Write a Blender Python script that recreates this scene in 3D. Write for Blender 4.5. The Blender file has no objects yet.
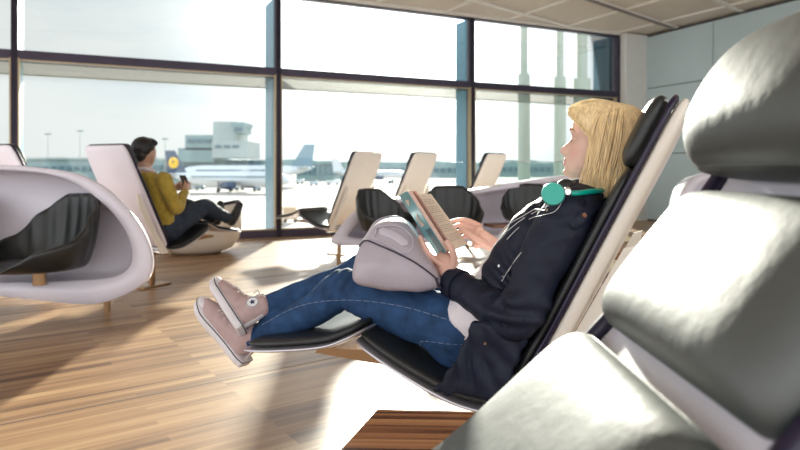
import bpy, bmesh, math, random
from mathutils import Vector, Matrix, Euler, noise
from mathutils.bvhtree import BVHTree
random.seed(7)
PI = math.pi
V = Vector
scn = bpy.context.scene
COL = scn.collection
F = 620.0; HZ = 168.0; CH = 1.0

def px(x, y, Y):
    """where a thing seen at (x, y) stands when it is Y metres ahead"""
    return V(((x - 400) * Y / F, Y, CH - (y - HZ) * Y / F))

# ------------------------------------------------------------------ materials
MATS = {}
def mat(name, col, rough=0.5, metal=0.0, var=0.0, vscale=6.0, bump=0.0, bscale=40.0, spec=0.5, coat=0.0, sss=0.0, sheen=0.0, stretch=None, attr=None):
    m = bpy.data.materials.new(name); m.use_nodes = True
    nt = m.node_tree; b = nt.nodes['Principled BSDF']
    b.inputs['Base Color'].default_value = (*col, 1)
    b.inputs['Roughness'].default_value = rough
    b.inputs['Metallic'].default_value = metal
    b.inputs['Specular IOR Level'].default_value = spec
    b.inputs['Coat Weight'].default_value = coat
    b.inputs['Coat Roughness'].default_value = 0.15
    b.inputs['Sheen Weight'].default_value = sheen
    if sss:
        b.inputs['Subsurface Weight'].default_value = sss
        b.inputs['Subsurface Radius'].default_value = (0.02, 0.008, 0.005)
        b.inputs['Subsurface Scale'].default_value = 0.5
    tc = nt.nodes.new('ShaderNodeTexCoord'); mp = nt.nodes.new('ShaderNodeMapping')
    nt.links.new(tc.outputs['Object'], mp.inputs['Vector'])
    if stretch: mp.inputs['Scale'].default_value = stretch
    src = None
    if attr:
        a = nt.nodes.new('ShaderNodeAttribute'); a.attribute_name = attr; src = a.outputs['Color']
        nt.links.new(src, b.inputs['Base Color'])
    if var > 0:
        n = nt.nodes.new('ShaderNodeTexNoise'); n.inputs['Scale'].default_value = vscale; n.inputs['Detail'].default_value = 5
        nt.links.new(mp.outputs[0], n.inputs['Vector'])
        hs = nt.nodes.new('ShaderNodeMapRange')
        hs.inputs['From Min'].default_value = .25; hs.inputs['From Max'].default_value = .75
        hs.inputs['To Min'].default_value = 1 - var; hs.inputs['To Max'].default_value = 1 + var
        nt.links.new(n.outputs['Fac'], hs.inputs['Value'])
        mx = nt.nodes.new('ShaderNodeMix'); mx.data_type = 'RGBA'; mx.blend_type = 'MULTIPLY'
        mx.inputs[0].default_value = 1
        mx.inputs[6].default_value = (*col, 1)
        if src: nt.links.new(src, mx.inputs[6])
        nt.links.new(hs.outputs[0], mx.inputs[7]); nt.links.new(mx.outputs[2], b.inputs['Base Color'])
    if bump > 0:
        n2 = nt.nodes.new('ShaderNodeTexNoise'); n2.inputs['Scale'].default_value = bscale; n2.inputs['Detail'].default_value = 4
        nt.links.new(mp.outputs[0], n2.inputs['Vector'])
        bp = nt.nodes.new('ShaderNodeBump'); bp.inputs['Strength'].default_value = bump; bp.inputs['Distance'].default_value = .004
        nt.links.new(n2.outputs['Fac'], bp.inputs['Height']); nt.links.new(bp.outputs[0], b.inputs['Normal'])
    MATS[name] = m
    return m

def wood(name, angle, c1, c2, c3, plank=(1.3, .085), rough=.28, grain=18.0, bump=.15, mortar=0.0, pmix=.38):
    m = bpy.data.materials.new(name); m.use_nodes = True
    nt = m.node_tree; L = nt.links.new; b = nt.nodes['Principled BSDF']
    tc = nt.nodes.new('ShaderNodeTexCoord'); mp = nt.nodes.new('ShaderNodeMapping')
    mp.vector_type = 'TEXTURE'; mp.inputs['Rotation'].default_value = (0, 0, angle)
    L(tc.outputs['Object'], mp.inputs['Vector'])
    br = nt.nodes.new('ShaderNodeTexBrick')
    br.inputs['Scale'].default_value = 1; br.inputs['Brick Width'].default_value = plank[0]; br.inputs['Row Height'].default_value = plank[1]
    br.inputs['Mortar Size'].default_value = mortar; br.offset = .37; br.offset_frequency = 3
    br.inputs['Color1'].default_value = (0, 0, 0, 1); br.inputs['Color2'].default_value = (1, 1, 1, 1); br.inputs['Mortar'].default_value = (.3, .3, .3, 1)
    L(mp.outputs[0], br.inputs['Vector'])
    m2 = nt.nodes.new('ShaderNodeMapping'); m2.inputs['Scale'].default_value = (1.2, grain, grain)
    L(mp.outputs[0], m2.inputs['Vector'])
    ad = nt.nodes.new('ShaderNodeVectorMath'); ad.operation = 'ADD'
    L(m2.outputs[0], ad.inputs[0])
    sc = nt.nodes.new('ShaderNodeVectorMath'); sc.operation = 'SCALE'; sc.inputs['Scale'].default_value = 17
    L(br.outputs['Color'], sc.inputs[0]); L(sc.outputs[0], ad.inputs[1])
    n = nt.nodes.new('ShaderNodeTexNoise'); n.inputs['Scale'].default_value = 1.0; n.inputs['Detail'].default_value = 6; n.inputs['Distortion'].default_value = .6
    L(ad.outputs[0], n.inputs['Vector'])
    r = nt.nodes.new('ShaderNodeValToRGB'); e = r.color_ramp.elements
    e[0].position = .3; e[0].color = (*c1, 1); e[1].position = .72; e[1].color = (*c3, 1)
    k = e.new(.5); k.color = (*c2, 1)
    mix = nt.nodes.new('ShaderNodeMix'); mix.data_type = 'FLOAT'; mix.inputs[0].default_value = pmix
    L(n.outputs['Fac'], mix.inputs[2]); L(br.outputs['Color'], mix.inputs[3])
    L(mix.outputs[0], r.inputs['Fac']); L(r.outputs['Color'], b.inputs['Base Color'])
    b.inputs['Roughness'].default_value = rough
    bp = nt.nodes.new('ShaderNodeBump'); bp.inputs['Strength'].default_value = bump; bp.inputs['Distance'].default_value = .002
    L(n.outputs['Fac'], bp.inputs['Height']); L(bp.outputs[0], b.inputs['Normal'])
    return m

def glass(name, tint=(.95, .98, .97), refl=.9, base=.03):
    m = bpy.data.materials.new(name); m.use_nodes = True
    nt = m.node_tree; nt.nodes.clear(); L = nt.links.new
    o = nt.nodes.new('ShaderNodeOutputMaterial'); t = nt.nodes.new('ShaderNodeBsdfTransparent'); g = nt.nodes.new('ShaderNodeBsdfGlossy')
    t.inputs['Color'].default_value = (*tint, 1); g.inputs['Roughness'].default_value = 0.02
    fr = nt.nodes.new('ShaderNodeFresnel'); fr.inputs['IOR'].default_value = 1.45
    mu = nt.nodes.new('ShaderNodeMath'); mu.operation = 'MULTIPLY'; mu.inputs[1].default_value = refl
    mx = nt.nodes.new('ShaderNodeMixShader')
    L(fr.outputs[0], mu.inputs[0]); L(mu.outputs[0], mx.inputs[0]); L(t.outputs[0], mx.inputs[1]); L(g.outputs[0], mx.inputs[2]); L(mx.outputs[0], o.inputs[0])
    return m

M = dict(
    white=mat('pod_white', (.78, .74, .82), .35, var=.03, coat=.2),
    cream=mat('shell_cream', (.80, .75, .66), .35, var=.03, coat=.2),
    lilac=mat('shell_white', (.74, .70, .76), .38, var=.03, coat=.15),
    trim=mat('trim_plum', (.012, .007, .03), .3, var=.1),
    leather=mat('black_leather', (.014, .016, .016), .36, var=.2, vscale=12, bump=.35, bscale=220, spec=.6),
    gloss_leather=mat('glare_black_leather', (.045, .056, .052), .56, var=.10, vscale=9, bump=.25, bscale=30, spec=.5),  # base lightened towards the greenish white glare on the black leather
    chrome=mat('chrome', (.75, .74, .72), .18, 1, var=.03),
    bronze=mat('bronze', (.42, .27, .15), .3, .85, var=.1),
    silver=mat('satin_aluminium', (.62, .60, .64), .35, .8, var=.05),
    mull=mat('dark_mullion', (.05, .04, .07), .35, .3, var=.1),
    mullrim=mat('mullion_gasket', (.42, .34, .22), .4, .3, var=.1),
    fin=mat('glass_fin_blue', (.11, .25, .34), .25, var=.06),
    ledge=mat('ledge_metal', (.42, .40, .34), .5, var=.1, vscale=2),
    ceilpanel=mat('ceiling_fabric', (.68, .61, .53), .8, var=.06, vscale=20, bump=.2, bscale=120),
    ceilrib=mat('ceiling_rib', (.78, .75, .70), .5, var=.04),
    ceilrail=mat('ceiling_rail', (.22, .19, .17), .5, var=.1),
    wallp=mat('wall_panel', (.50, .62, .66), .4, var=.03, vscale=2),
    gap=mat('dark_gap', (.06, .06, .06), .7, var=.1),
    outcol=mat('outside_column_paint', (.42, .46, .40), .6, var=.05),
    column=mat('column_white', (.74, .75, .73), .6, var=.03),
    joint=mat('floor_joint', (.10, .08, .07), .6, var=.1),
    denim=mat('denim', (.023, .064, .155), .8, var=.42, vscale=22, bump=.5, bscale=420, spec=.3),
    denimdark=mat('denim_dark', (.022, .035, .06), .8, var=.3, vscale=25, bump=.4, bscale=300),
    stitch=mat('stitch', (.20, .26, .38), .8, var=.1),
    navy=mat('navy_cotton', (.0075, .0115, .028), .6, var=.25, vscale=14, bump=.3, bscale=120, spec=.35),
    shirt=mat('white_jersey', (.80, .75, .79), .8, var=.04, vscale=14, bump=.3, bscale=70),
    hair=mat('blonde_hair', (.88, .67, .37), .42, var=.30, vscale=70, stretch=(2.2, 2.2, .12), spec=.5, bump=.4, bscale=90),
    brow=mat('brow_hair', (.20, .11, .05), .6, var=.2),
    mustard=mat('mustard_wool', (.42, .30, .045), .9, var=.2, vscale=30, bump=.5, bscale=150, sheen=.2),
    black=mat('black_hair', (.012, .011, .012), .5, var=.3, vscale=50, stretch=(3, 3, .4), bump=.4, bscale=90),
    canvas=mat('pink_canvas', (.50, .36, .35), .85, var=.12, vscale=30, bump=.4, bscale=300),
    rubber=mat('white_rubber', (.76, .72, .74), .5, var=.05),
    rubstripe=mat('black_rubber', (.03, .03, .05), .5, var=.1),
    lace=mat('lace_white', (.80, .76, .76), .8, var=.06),
    bag=mat('lilac_leather', (.47, .42, .47), .42, var=.06, vscale=10, bump=.3, bscale=150),
    baglight=mat('lilac_leather_smooth', (.55, .50, .56), .36, var=.05),
    piping=mat('dark_piping', (.05, .04, .06), .5, var=.1),
    teal=mat('teal_plastic', (.0, .42, .32), .3, var=.04, coat=.3),
    cover=mat('book_cover_teal', (.10, .33, .37), .35, var=.12, vscale=18),
    paper=mat('paper', (.92, .77, .63), .8, var=.04),
    pageedge=mat('page_edge', (.72, .50, .42), .8, var=.12, vscale=80, stretch=(1, 1, 1)),
    ink=mat('ink', (.60, .50, .42), .8, var=.1),
    wire=mat('white_cable', (.85, .85, .85), .4, var=.02),
    phone=mat('phone_black', (.012, .012, .014), .15, var=.1),
    concrete=mat('apron_concrete', (.40, .36, .32), .85, var=.07, vscale=.05),
    haze=mat('terminal_wall', (.23, .32, .32), .8, var=.15, vscale=.2),
    hazedark=mat('terminal_glazing', (.09, .16, .19), .4, var=.25, vscale=.6),
    hazelight=mat('terminal_light_wall', (.36, .41, .40), .8, var=.08, vscale=.2),
    trees=mat('far_trees', (.22, .31, .30), .9, var=.2, vscale=.1),
    plane=mat('aircraft_white', (.62, .66, .68), .35, var=.03),
    tail=mat('aircraft_tail_blue', (.05, .08, .14), .4, var=.05),
    crest=mat('crest_yellow', (.90, .55, .06), .5, var=.03),
    tailgrey=mat('aircraft_tail_grey', (.20, .30, .36), .4, var=.05),
    tyre=mat('tyre', (.03, .03, .03), .8, var=.1),
    cargo=mat('cargo_tan', (.55, .40, .26), .7, var=.1),
    vehblue=mat('vehicle_paint', (.42, .50, .56), .5, var=.05),
    badge=mat('badge_white', (.85, .84, .84), .6, var=.02),
    badgeblue=mat('badge_navy', (.02, .03, .10), .5, var=.05),
)
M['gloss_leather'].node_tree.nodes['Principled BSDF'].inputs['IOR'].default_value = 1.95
M['floor'] = wood('oak_floor', math.radians(35.3), (.14, .073, .034), (.31, .175, .085), (.48, .31, .16), plank=(1.0, .060), rough=.40, grain=26, pmix=.30)
M['table'] = wood('zebrano_table', math.radians(-2), (.07, .022, .008), (.36, .15, .05), (.62, .32, .13), plank=(3, .011), rough=.32, grain=60)
M['darkwood'] = wood('walnut', 0, (.10, .04, .02), (.20, .09, .05), (.30, .15, .08), plank=(3, .05), rough=.4, grain=30)
M['pane'] = glass('window_glass')
M['ledgeglass'] = glass('frosted_ledge_glass', (.60, .63, .55), .9)
M['screen'] = glass('screen_glass', (.90, .96, .94), 1.0)
skin = mat('skin', (.78, .50, .40), .45, sss=.12, var=.06, vscale=25, bump=.1, bscale=300, attr='tone')
M['skin'] = skin

def translucent(m, amt):
    nt = m.node_tree; p = nt.nodes['Principled BSDF']; o = [k for k in nt.nodes if k.type == 'OUTPUT_MATERIAL'][0]
    t = nt.nodes.new('ShaderNodeBsdfTranslucent'); t.inputs['Color'].default_value = p.inputs['Base Color'].default_value; x = nt.nodes.new('ShaderNodeMixShader'); x.inputs[0].default_value = amt
    nt.links.new(p.outputs[0], x.inputs[1]); nt.links.new(t.outputs[0], x.inputs[2]); nt.links.new(x.outputs[0], o.inputs[0])
translucent(M['paper'], .35)
# ------------------------------------------------------------------ mesh helpers
def catmull(pts, n, closed=False):
    pts = [V(p) if not isinstance(p, (int, float)) else p for p in pts]
    out = []; m = len(pts); segs = m if closed else m - 1
    for i in range(n):
        t = i / (n if closed else (n - 1)) * segs
        k = min(int(t), segs - 1); u = t - k
        g = (lambda j: pts[j % m]) if closed else (lambda j: pts[max(0, min(m - 1, j))])
        a, b, c, d = g(k - 1), g(k), g(k + 1), g(k + 2)
        out.append(((b * 2) + (c - a) * u + (a * 2 - b * 5 + c * 4 - d) * u * u + (b * 3 - a - c * 3 + d) * u ** 3) * .5)
    return out

def interp(tab, x):
    if x <= tab[0][0]: return tab[0][1]
    for (x0, y0), (x1, y1) in zip(tab, tab[1:]):
        if x <= x1:
            t = (x - x0) / (x1 - x0); t = t * t * (3 - 2 * t) * .5 + t * .5
            return y0 + (y1 - y0) * t
    return tab[-1][1]

class MB:
    def __init__(s): s.v = []; s.f = []; s.m = []
    def add(s, v, f, mi=0):
        o = len(s.v); s.v += [V(p) for p in v]; s.f += [tuple(i + o for i in q) for q in f]; s.m += [mi] * len(f); return s
    def rings(s, R, cap=True, closed=False, mi=0):
        n = len(R[0]); v = [p for r in R for p in r]; f = []
        K = len(R)
        for i in range(K if closed else K - 1):
            for j in range(n):
                a = i * n + j; b = i * n + (j + 1) % n; i2 = (i + 1) % K
                f.append((a, b, i2 * n + (j + 1) % n, i2 * n + j))
        if cap and not closed:
            c0 = sum((V(p) for p in R[0]), V((0, 0, 0))) / n; c1 = sum((V(p) for p in R[-1]), V((0, 0, 0))) / n
            v += [c0, c1]; a = len(v) - 2
            for j in range(n):
                f.append((a, (j + 1) % n, j)); f.append((a + 1, (K - 1) * n + j, (K - 1) * n + (j + 1) % n))
        return s.add(v, f, mi)
    def box(s, c, size, rot=None, mi=0):
        c = V(c); x, y, z = [k / 2 for k in size]; R = (rot if isinstance(rot, Matrix) else Euler(rot).to_matrix()) if rot is not None else Matrix.Identity(3)
        v = [c + R @ V((sx * x, sy * y, sz * z)) for sx in (-1, 1) for sy in (-1, 1) for sz in (-1, 1)]
        return s.add(v, [(0, 1, 3, 2), (4, 6, 7, 5), (0, 4, 5, 1), (2, 3, 7, 6), (0, 2, 6, 4), (1, 5, 7, 3)], mi)
    def rbox(s, c, size, r=.01, rot=None, mi=0):
        """box with rounded edges"""
        b = bmesh.new(); bmesh.ops.create_cube(b, size=1)
        for q in b.verts: q.co = V((q.co.x * size[0], q.co.y * size[1], q.co.z * size[2]))
        bmesh.ops.bevel(b, geom=list(b.edges), offset=min(r, min(size) * .49), segments=3, affect='EDGES', profile=.5)
        R = (rot if isinstance(rot, Matrix) else Euler(rot).to_matrix()) if rot is not None else Matrix.Identity(3)
        v = [V(c) + R @ q.co for q in b.verts]; b.verts.index_update(); f = [[q.index for q in k.verts] for k in b.faces]; b.free()
        return s.add(v, f, mi)
    def tube(s, pts, rad, seg=14, n=0, flat=None, mi=0, taper=True):
        """tube through pts; rad number or list; flat=(direction, factor) squashes"""
        pts = [V(p) for p in pts]; r = list(rad) if isinstance(rad, (list, tuple)) else [rad] * len(pts)
        if n:
            pts = catmull(pts, n); r = [max(1e-4, q) for q in catmull(r, n)]
        P = []; Rr = []
        T = [(pts[min(i + 1, len(pts) - 1)] - pts[max(i - 1, 0)]).normalized() for i in range(len(pts))]
        if taper:
            for q in (.0, .5, .8, .95): P.append((pts[0] - T[0] * r[0] * (1 - q) * .95, T[0], r[0] * math.sqrt(max(.02, 1 - (1 - q) ** 2))))
        for a, t, q in zip(pts, T, r): P.append((a, t, q))
        if taper:
            for q in (.95, .8, .5, .0): P.append((pts[-1] + T[-1] * r[-1] * (1 - q) * .95, T[-1], r[-1] * math.sqrt(max(.02, 1 - (1 - q) ** 2))))
        ref = V((0, 0, 1)) if abs(T[0].z) < .9 else V((1, 0, 0))
        u = T[0].cross(ref).normalized(); R = []
        for a, t, q in P:
            u = (u - t * u.dot(t)).normalized(); w = t.cross(u)
            ring = []
            for k in range(seg):
                o = (u * math.cos(2 * PI * k / seg) + w * math.sin(2 * PI * k / seg)) * q
                if flat: d = flat[0].normalized(); o = o - d * o.dot(d) * (1 - flat[1])
                ring.append(a + o)
            R.append(ring)
        return s.rings(R, mi=mi)
    def ell(s, c, r, rot=None, seg=20, ring=12, mi=0):
        R = rot if rot is not None else Matrix.Identity(3); rr = []
        for i in range(ring + 1):
            th = PI * (i + .02) / (ring + .04)
            rr.append([V(c) + R @ V((r[0] * math.sin(th) * math.cos(2 * PI * k / seg), r[1] * math.sin(th) * math.sin(2 * PI * k / seg), r[2] * math.cos(th))) for k in range(seg)])
        return s.rings(rr, mi=mi)
    def prism(s, poly, d, mi=0):
        """poly of 3-D points, pushed along vector d"""
        poly = [V(p) for p in poly]; n = len(poly)
        return s.add(poly + [p + V(d) for p in poly], [tuple(range(n))[::-1], tuple(range(n, 2 * n))] + [(i, (i + 1) % n, (i + 1) % n + n, i + n) for i in range(n)], mi)
    def cyl(s, a, b, r, seg=20, r2=None, mi=0):
        a, b = V(a), V(b); t = (b - a).normalized(); u = t.orthogonal().normalized(); w = t.cross(u); r2 = r if r2 is None else r2
        R = [[p + (u * math.cos(2 * PI * k / seg) + w * math.sin(2 * PI * k / seg)) * q for k in range(seg)] for p, q in ((a, r), (b, r2))]
        return s.rings(R, mi=mi)
    def build(s, name, m, parent=None, smooth=True, angle=40):
        me = bpy.data.meshes.new(name); me.from_pydata([tuple(p) for p in s.v], [], s.f)
        b = bmesh.new(); b.from_mesh(me); bmesh.ops.recalc_face_normals(b, faces=list(b.faces)); b.to_mesh(me); b.free()
        for k in (m if isinstance(m, (list, tuple)) else [m]): me.materials.append(k)
        if isinstance(m, (list, tuple)):
            for p, i in zip(me.polygons, s.m): p.material_index = i
        o = bpy.data.objects.new(name, me); COL.objects.link(o)
        if smooth:
            me.shade_smooth()
            if angle: me.set_sharp_from_angle(angle=math.radians(angle))
        if parent is not None: o.parent = parent
        return o

def pad(mb, path, hw, ht, k=7, e=.45, n=26, seg=32, cup=0.0, ribs=0, wf=None, tf=None, c0=0.0, mi=0):
    """upholstered or moulded slab following path [(a, z)], half width hw, half thickness ht"""
    P = catmull([V((a, 0, z)) for a, z in path], n)
    # crowd the samples towards both ends so that the corners stay round
    L = [0]
    for i in range(1, n): L.append(L[-1] + (P[i] - P[i - 1]).length)
    tot = L[-1]; us = [.5 - .5 * math.cos(PI * i / (n - 1)) for i in range(n)]
    def at(u):
        d = u * tot
        for i in range(1, n):
            if d <= L[i] + 1e-9:
                t = (d - L[i - 1]) / (L[i] - L[i - 1]); return P[i - 1].lerp(P[i], t), (P[i] - P[i - 1]).normalized()
        return P[-1], (P[-1] - P[-2]).normalized()
    R = []
    for u in us:
        p, t = at(u); nn = V((-t.z, 0, t.x))
        if nn.z < 0: nn = -nn
        q = max(0.0, 1 - abs(2 * u - 1) ** k)
        w = hw * (.86 + .14 * q ** .5) if k > 0 else hw
        hh = ht * max(.08, q) ** .4
        if wf: w *= wf(u)
        if tf: hh *= tf(u)
        ring = []
        for j in range(seg):
            th = 2 * PI * j / seg; c, s_ = math.cos(th), math.sin(th)
            y = w * math.copysign(abs(c) ** e, c); z = hh * math.copysign(abs(s_) ** (e + .35), s_)
            if ribs and s_ > 0: z *= 1 - .22 * abs(math.cos(u * PI * ribs))
            ring.append(p + V((0, y + c0, 0)) + nn * (z + cup * (y / hw) ** 2))
        R.append(ring)
    return mb.rings(R, mi=mi)

def offs(path, d):
    out = []
    for i, (a, z) in enumerate(path):
        p0, p1 = path[max(0, i - 1)], path[min(len(path) - 1, i + 1)]; t = V((p1[0] - p0[0], 0, p1[1] - p0[1])).normalized(); n_ = V((-t.z, 0, t.x)); n_ = n_ if n_.z > 0 else -n_
        out.append((a + n_.x * d, z + n_.z * d))
    return out
def edge_bead(mb, path, hw, r, k=10, n=40, wf=None, cup=0.0, flat=None):
    P = catmull([V((a, 0, z)) for a, z in path], n); S = [[], []]
    for i, p in enumerate(P):
        u = i / (n - 1); q = max(0.0, 1 - abs(2 * u - 1) ** k); w = hw * (.80 + .20 * q ** .5) * (wf(u) if wf else 1)
        S[0].append(p + V((0, w, 0))); S[1].append(p + V((0, -w, 0)))
    loop = S[0] + [P[-1].lerp(S[0][-1], .5), P[-1].lerp(S[1][-1], .5)] + S[1][::-1] + [P[0].lerp(S[1][0], .5), P[0].lerp(S[0][0], .5)] + S[0][:1]
    return mb.tube(loop, r, 10, taper=False)
def sub(path, a, b, n=5):
    P = catmull([V((x, 0, z)) for x, z in path], 61); return [(P[int(round(60 * (a + (b - a) * i / (n - 1))))].x, P[int(round(60 * (a + (b - a) * i / (n - 1))))].z) for i in range(n)]

def remesh(mb, vox, sm=6, fac=.5, disp=0.0, dscale=10.0, seed=0):
    me = bpy.data.meshes.new('t'); me.from_pydata([tuple(p) for p in mb.v], [], mb.f)
    b = bmesh.new(); b.from_mesh(me); bmesh.ops.recalc_face_normals(b, faces=list(b.faces)); b.to_mesh(me); b.free()
    o = bpy.data.objects.new('t', me); COL.objects.link(o)
    r = o.modifiers.new('r', 'REMESH'); r.mode = 'VOXEL'; r.voxel_size = vox; r.adaptivity = 0
    if sm:
        q = o.modifiers.new('s', 'SMOOTH'); q.iterations = sm; q.factor = fac
    dg = bpy.context.evaluated_depsgraph_get(); dg.update()
    me2 = bpy.data.meshes.new_from_object(o.evaluated_get(dg)); bpy.data.objects.remove(o); bpy.data.meshes.remove(me)
    if disp:
        nr = [v.normal.copy() for v in me2.vertices]
        for v, n_ in zip(me2.vertices, nr):
            c = v.co
            w = noise.noise(V((c.x * dscale + seed, c.y * dscale, c.z * dscale))) + .5 * noise.noise(V((c.x * dscale * 2.3, c.y * dscale * 2.3 + seed, c.z * dscale * 2.3)))
            v.co = c + n_ * w * disp
    return me2

def mobj(name, me, m, parent=None):
    me.materials.clear(); me.materials.append(m); me.shade_smooth()
    o = bpy.data.objects.new(name, me); COL.objects.link(o)
    if parent is not None: o.parent = parent
    return o

def thing(name, label, cat, loc=(0, 0, 0), rz=0.0, group=None):
    o = bpy.data.objects.new(name, None); COL.objects.link(o); o.location = loc; o.rotation_euler = (0, 0, rz); o.empty_display_size = .1
    o['label'] = label; o['category'] = cat
    if group: o['group'] = group
    return o
def tag(o, label, cat, group=None):
    o['label'] = label; o['category'] = cat
    if group: o['group'] = group
    return o
def st(o): o['kind'] = 'structure'; return o
def dup(root, loc, rz, label, group=None):
    def cp(o, par):
        c = o.copy(); COL.objects.link(c)
        if par is not None: c.parent = par
        for k in [k for k in bpy.data.objects if k.parent == o and k is not c]: cp(k, c)
        return c
    r = cp(root, None); r.location = loc; r.rotation_euler = (0, 0, rz); r['label'] = label
    if group: r['group'] = group
    return r

# ------------------------------------------------------------------ room setting
UW = V((.9044, .4267, 0)); VW = V((-.4267, .9044, 0)); V0 = 8.93
def room(u, v, z): return UW * u + VW * v + V((0, 0, z))
RW = Matrix((UW, VW, V((0, 0, 1)))).transposed()
ZC = 3.53
b = MB(); b.box((0, 0, 0), (16, 13.0, .12)); fl = b.build('floor', M['floor'], smooth=False); st(fl)
# the slab follows the window line, its texture keeps the board direction
for q in fl.data.vertices:
    c = q.co.copy(); q.co = room(c.x + 1.5, c.y + V0 - 6.35, c.z - .06)
j = MB(); d = V((1.108, .784, 0)).normalized(); p0 = V((-.448, 3.196, 0))
for off in (0.0, 2.45):
    c = p0 + V((-d.y, d.x, 0)) * off; j.box(c + V((0, 0, .0004)) + d * .4, (8, .007, .001), (0, 0, math.atan2(d.y, d.x)))
j.build('floor_joint', M['joint'], fl, smooth=False)

# ceiling: panels between ribs
cl = MB(); cl.box((0, 0, .04), (14, 12.0, .08))
for i, q in enumerate(cl.v): cl.v[i] = room(q.x + 2.6, q.y + V0 - 5.95, q.z + ZC + .03)
ce = st(cl.build('ceiling', M['ceilpanel'], smooth=False))
B_ = V((.74, .67, 0)).normalized(); A_ = V((-.478, .878, 0)).normalized(); P1 = V((3.61, 9.99, 0)); cell = 1.27
def inside(p):
    u, v = p.dot(UW), p.dot(VW); return -4.3 < u < 9.55 and -3 < v < V0 - .02
def rail(p, dd, w, dep, mb, z0):
    k = -12.0; run = []
    while k < 12:
        if inside(p + dd * k): run.append(k)
        k += .05
    if len(run) > 3:
        a, e_ = run[0], run[-1]; c = p + dd * ((a + e_) / 2)
        mb.box((c.x, c.y, z0 - dep / 2), (e_ - a, w, dep), (0, 0, math.atan2(dd.y, dd.x)))
r1 = MB(); r2 = MB()
for i in range(-9, 10):
    rail(P1 + A_ * cell * i, B_, .07, .035, r1, ZC + .034)
    rail(P1 + B_ * cell * i, A_, .05, .03, r1, ZC + .034)
for i in (0, -2, -4): rail(P1 + A_ * cell * i, B_, .05, .03, r2, ZC + .002)
r1.build('ceiling_ribs', M['ceilrib'], ce, smooth=False); r2.build('ceiling_track', M['ceilrail'], ce, smooth=False)
e = MB(); e.box(room(2.6, V0 - .06, ZC + .02), (14.2, .16, .07), RW); e.build('ceiling_edge', M['ceilrib'], ce, smooth=False)

# windows
def window(n, u0, u1):
    w = bpy.data.objects.new('window_%d' % n, None); COL.objects.link(w); st(w)
    fr = MB(); fw = .075
    for u in (u0, u1): fr.box(room(u, V0, ZC / 2), (fw, .14, ZC), RW)
    uc = (u0 + u1) / 2; L_ = u1 - u0 - fw
    fr.box(room(uc, V0, 2.385), (L_, .14, .125), RW); fr.box(room(uc, V0, .055), (L_, .16, .11), RW); fr.box(room(uc, V0, ZC - .02), (L_, .12, .04), RW)
    o = fr.build('window_frame', M['mull'], w, smooth=False)
    g = MB()
    g.box(room(uc, V0 - .075, 2.325), (L_, .012, .018), RW); g.box(room(uc, V0 - .075, .118), (L_, .02, .02), RW)
    for u, s in ((u0, 1), (u1, -1)): g.box(room(u + s * .045, V0 - .03, 1.25), (.018, .09, 2.2), RW)
    g.build('gasket', M['mullrim'], w, smooth=False)
    for z0, z1, nm in ((.11, 2.32, 'lower'), (2.45, ZC - .04, 'upper')):
        q = MB(); q.box(room(uc, V0 + .03, (z0 + z1) / 2), (L_, .008, z1 - z0), RW); q.build('pane', M['pane'], w, smooth=False)
    l = MB(); l.box(room(uc, V0 + .67, 2.33), (L_ + fw, 1.15, .03), RW); l.build('sun_ledge', M['ledgeglass'], w, smooth=False); l = MB(); l.box(room(uc, V0 + 1.25, 2.33), (L_ + fw, .03, .05), RW); l.build('ledge_edge', M['ledge'], w, smooth=False)
    return w
us = [-4.3, -1.03, 2.24, 5.53, 8.76]
for k in range(4): window(k + 1, us[k], us[k + 1])
for k, u in enumerate(us):
    f = MB(); L_ = (.62, .62, .62, .38, .5)[k]
    f.box(room(u, V0 + .09 + L_ / 2, 1.77), (.03, L_, 3.5), RW); o = st(f.build('trim_%d' % (k + 1), M['fin'], smooth=False))
# right end: white column then panelled wall
w = MB(); w.box(room(9.11, V0 - .02, ZC / 2), (.6, .4, ZC), RW); st(w.build('wall_corner', M['column'], smooth=False))
wa, wb = V((4.67, 11.97, 0)), V((5.917, 9.17, 0)); wd = (wb - wa).normalized(); wn = V((-wd.y, wd.x, 0)); wn = wn if wn.dot(V((0, 0, 0)) - wa) > 0 else -wn
WR = Matrix((wd, -wn, V((0, 0, 1)))).transposed()
w = MB(); w.box(wa + wd * 3.2 - wn * .12 + V((0, 0, ZC / 2)), (7.0, .2, ZC), WR); wall = st(w.build('wall_right', M['gap'], smooth=False))
w = MB(); zz = [0.02, 1.27, 2.515, ZC - .03]
for i in range(4):
    s0 = -.28 + i * 1.87
    for z0, z1 in zip(zz, zz[1:]): w.box(wa + wd * (s0 + .93) - wn * .012 + V((0, 0, (z0 + z1) / 2)), (1.855, .03, z1 - z0 - .018), WR)
w.build('wall_panel', M['wallp'], wall, smooth=False)

# ------------------------------------------------------------------ outside
b = MB(); b.box((0, 900, -5.15), (3000, 1780, .3)); st(b.build('ground', M['concrete'], smooth=False))
b = MB(); pr = []
N = 140
for i in range(N + 1):
    x = -900 + 1800 * i / N; h = 4 + 7 * abs(noise.noise(V((x * .012, 3, 0)))) + 3 * noise.noise(V((x * .07, 9, 0)))
    pr.append([V((x, 700, -5.5)), V((x, 700, 3 + h)), V((x, 735, 5 + h)), V((x, 760, -5.5))])
b.rings(pr); st(b.build('distant_hills', M['trees'], angle=0))

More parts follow.
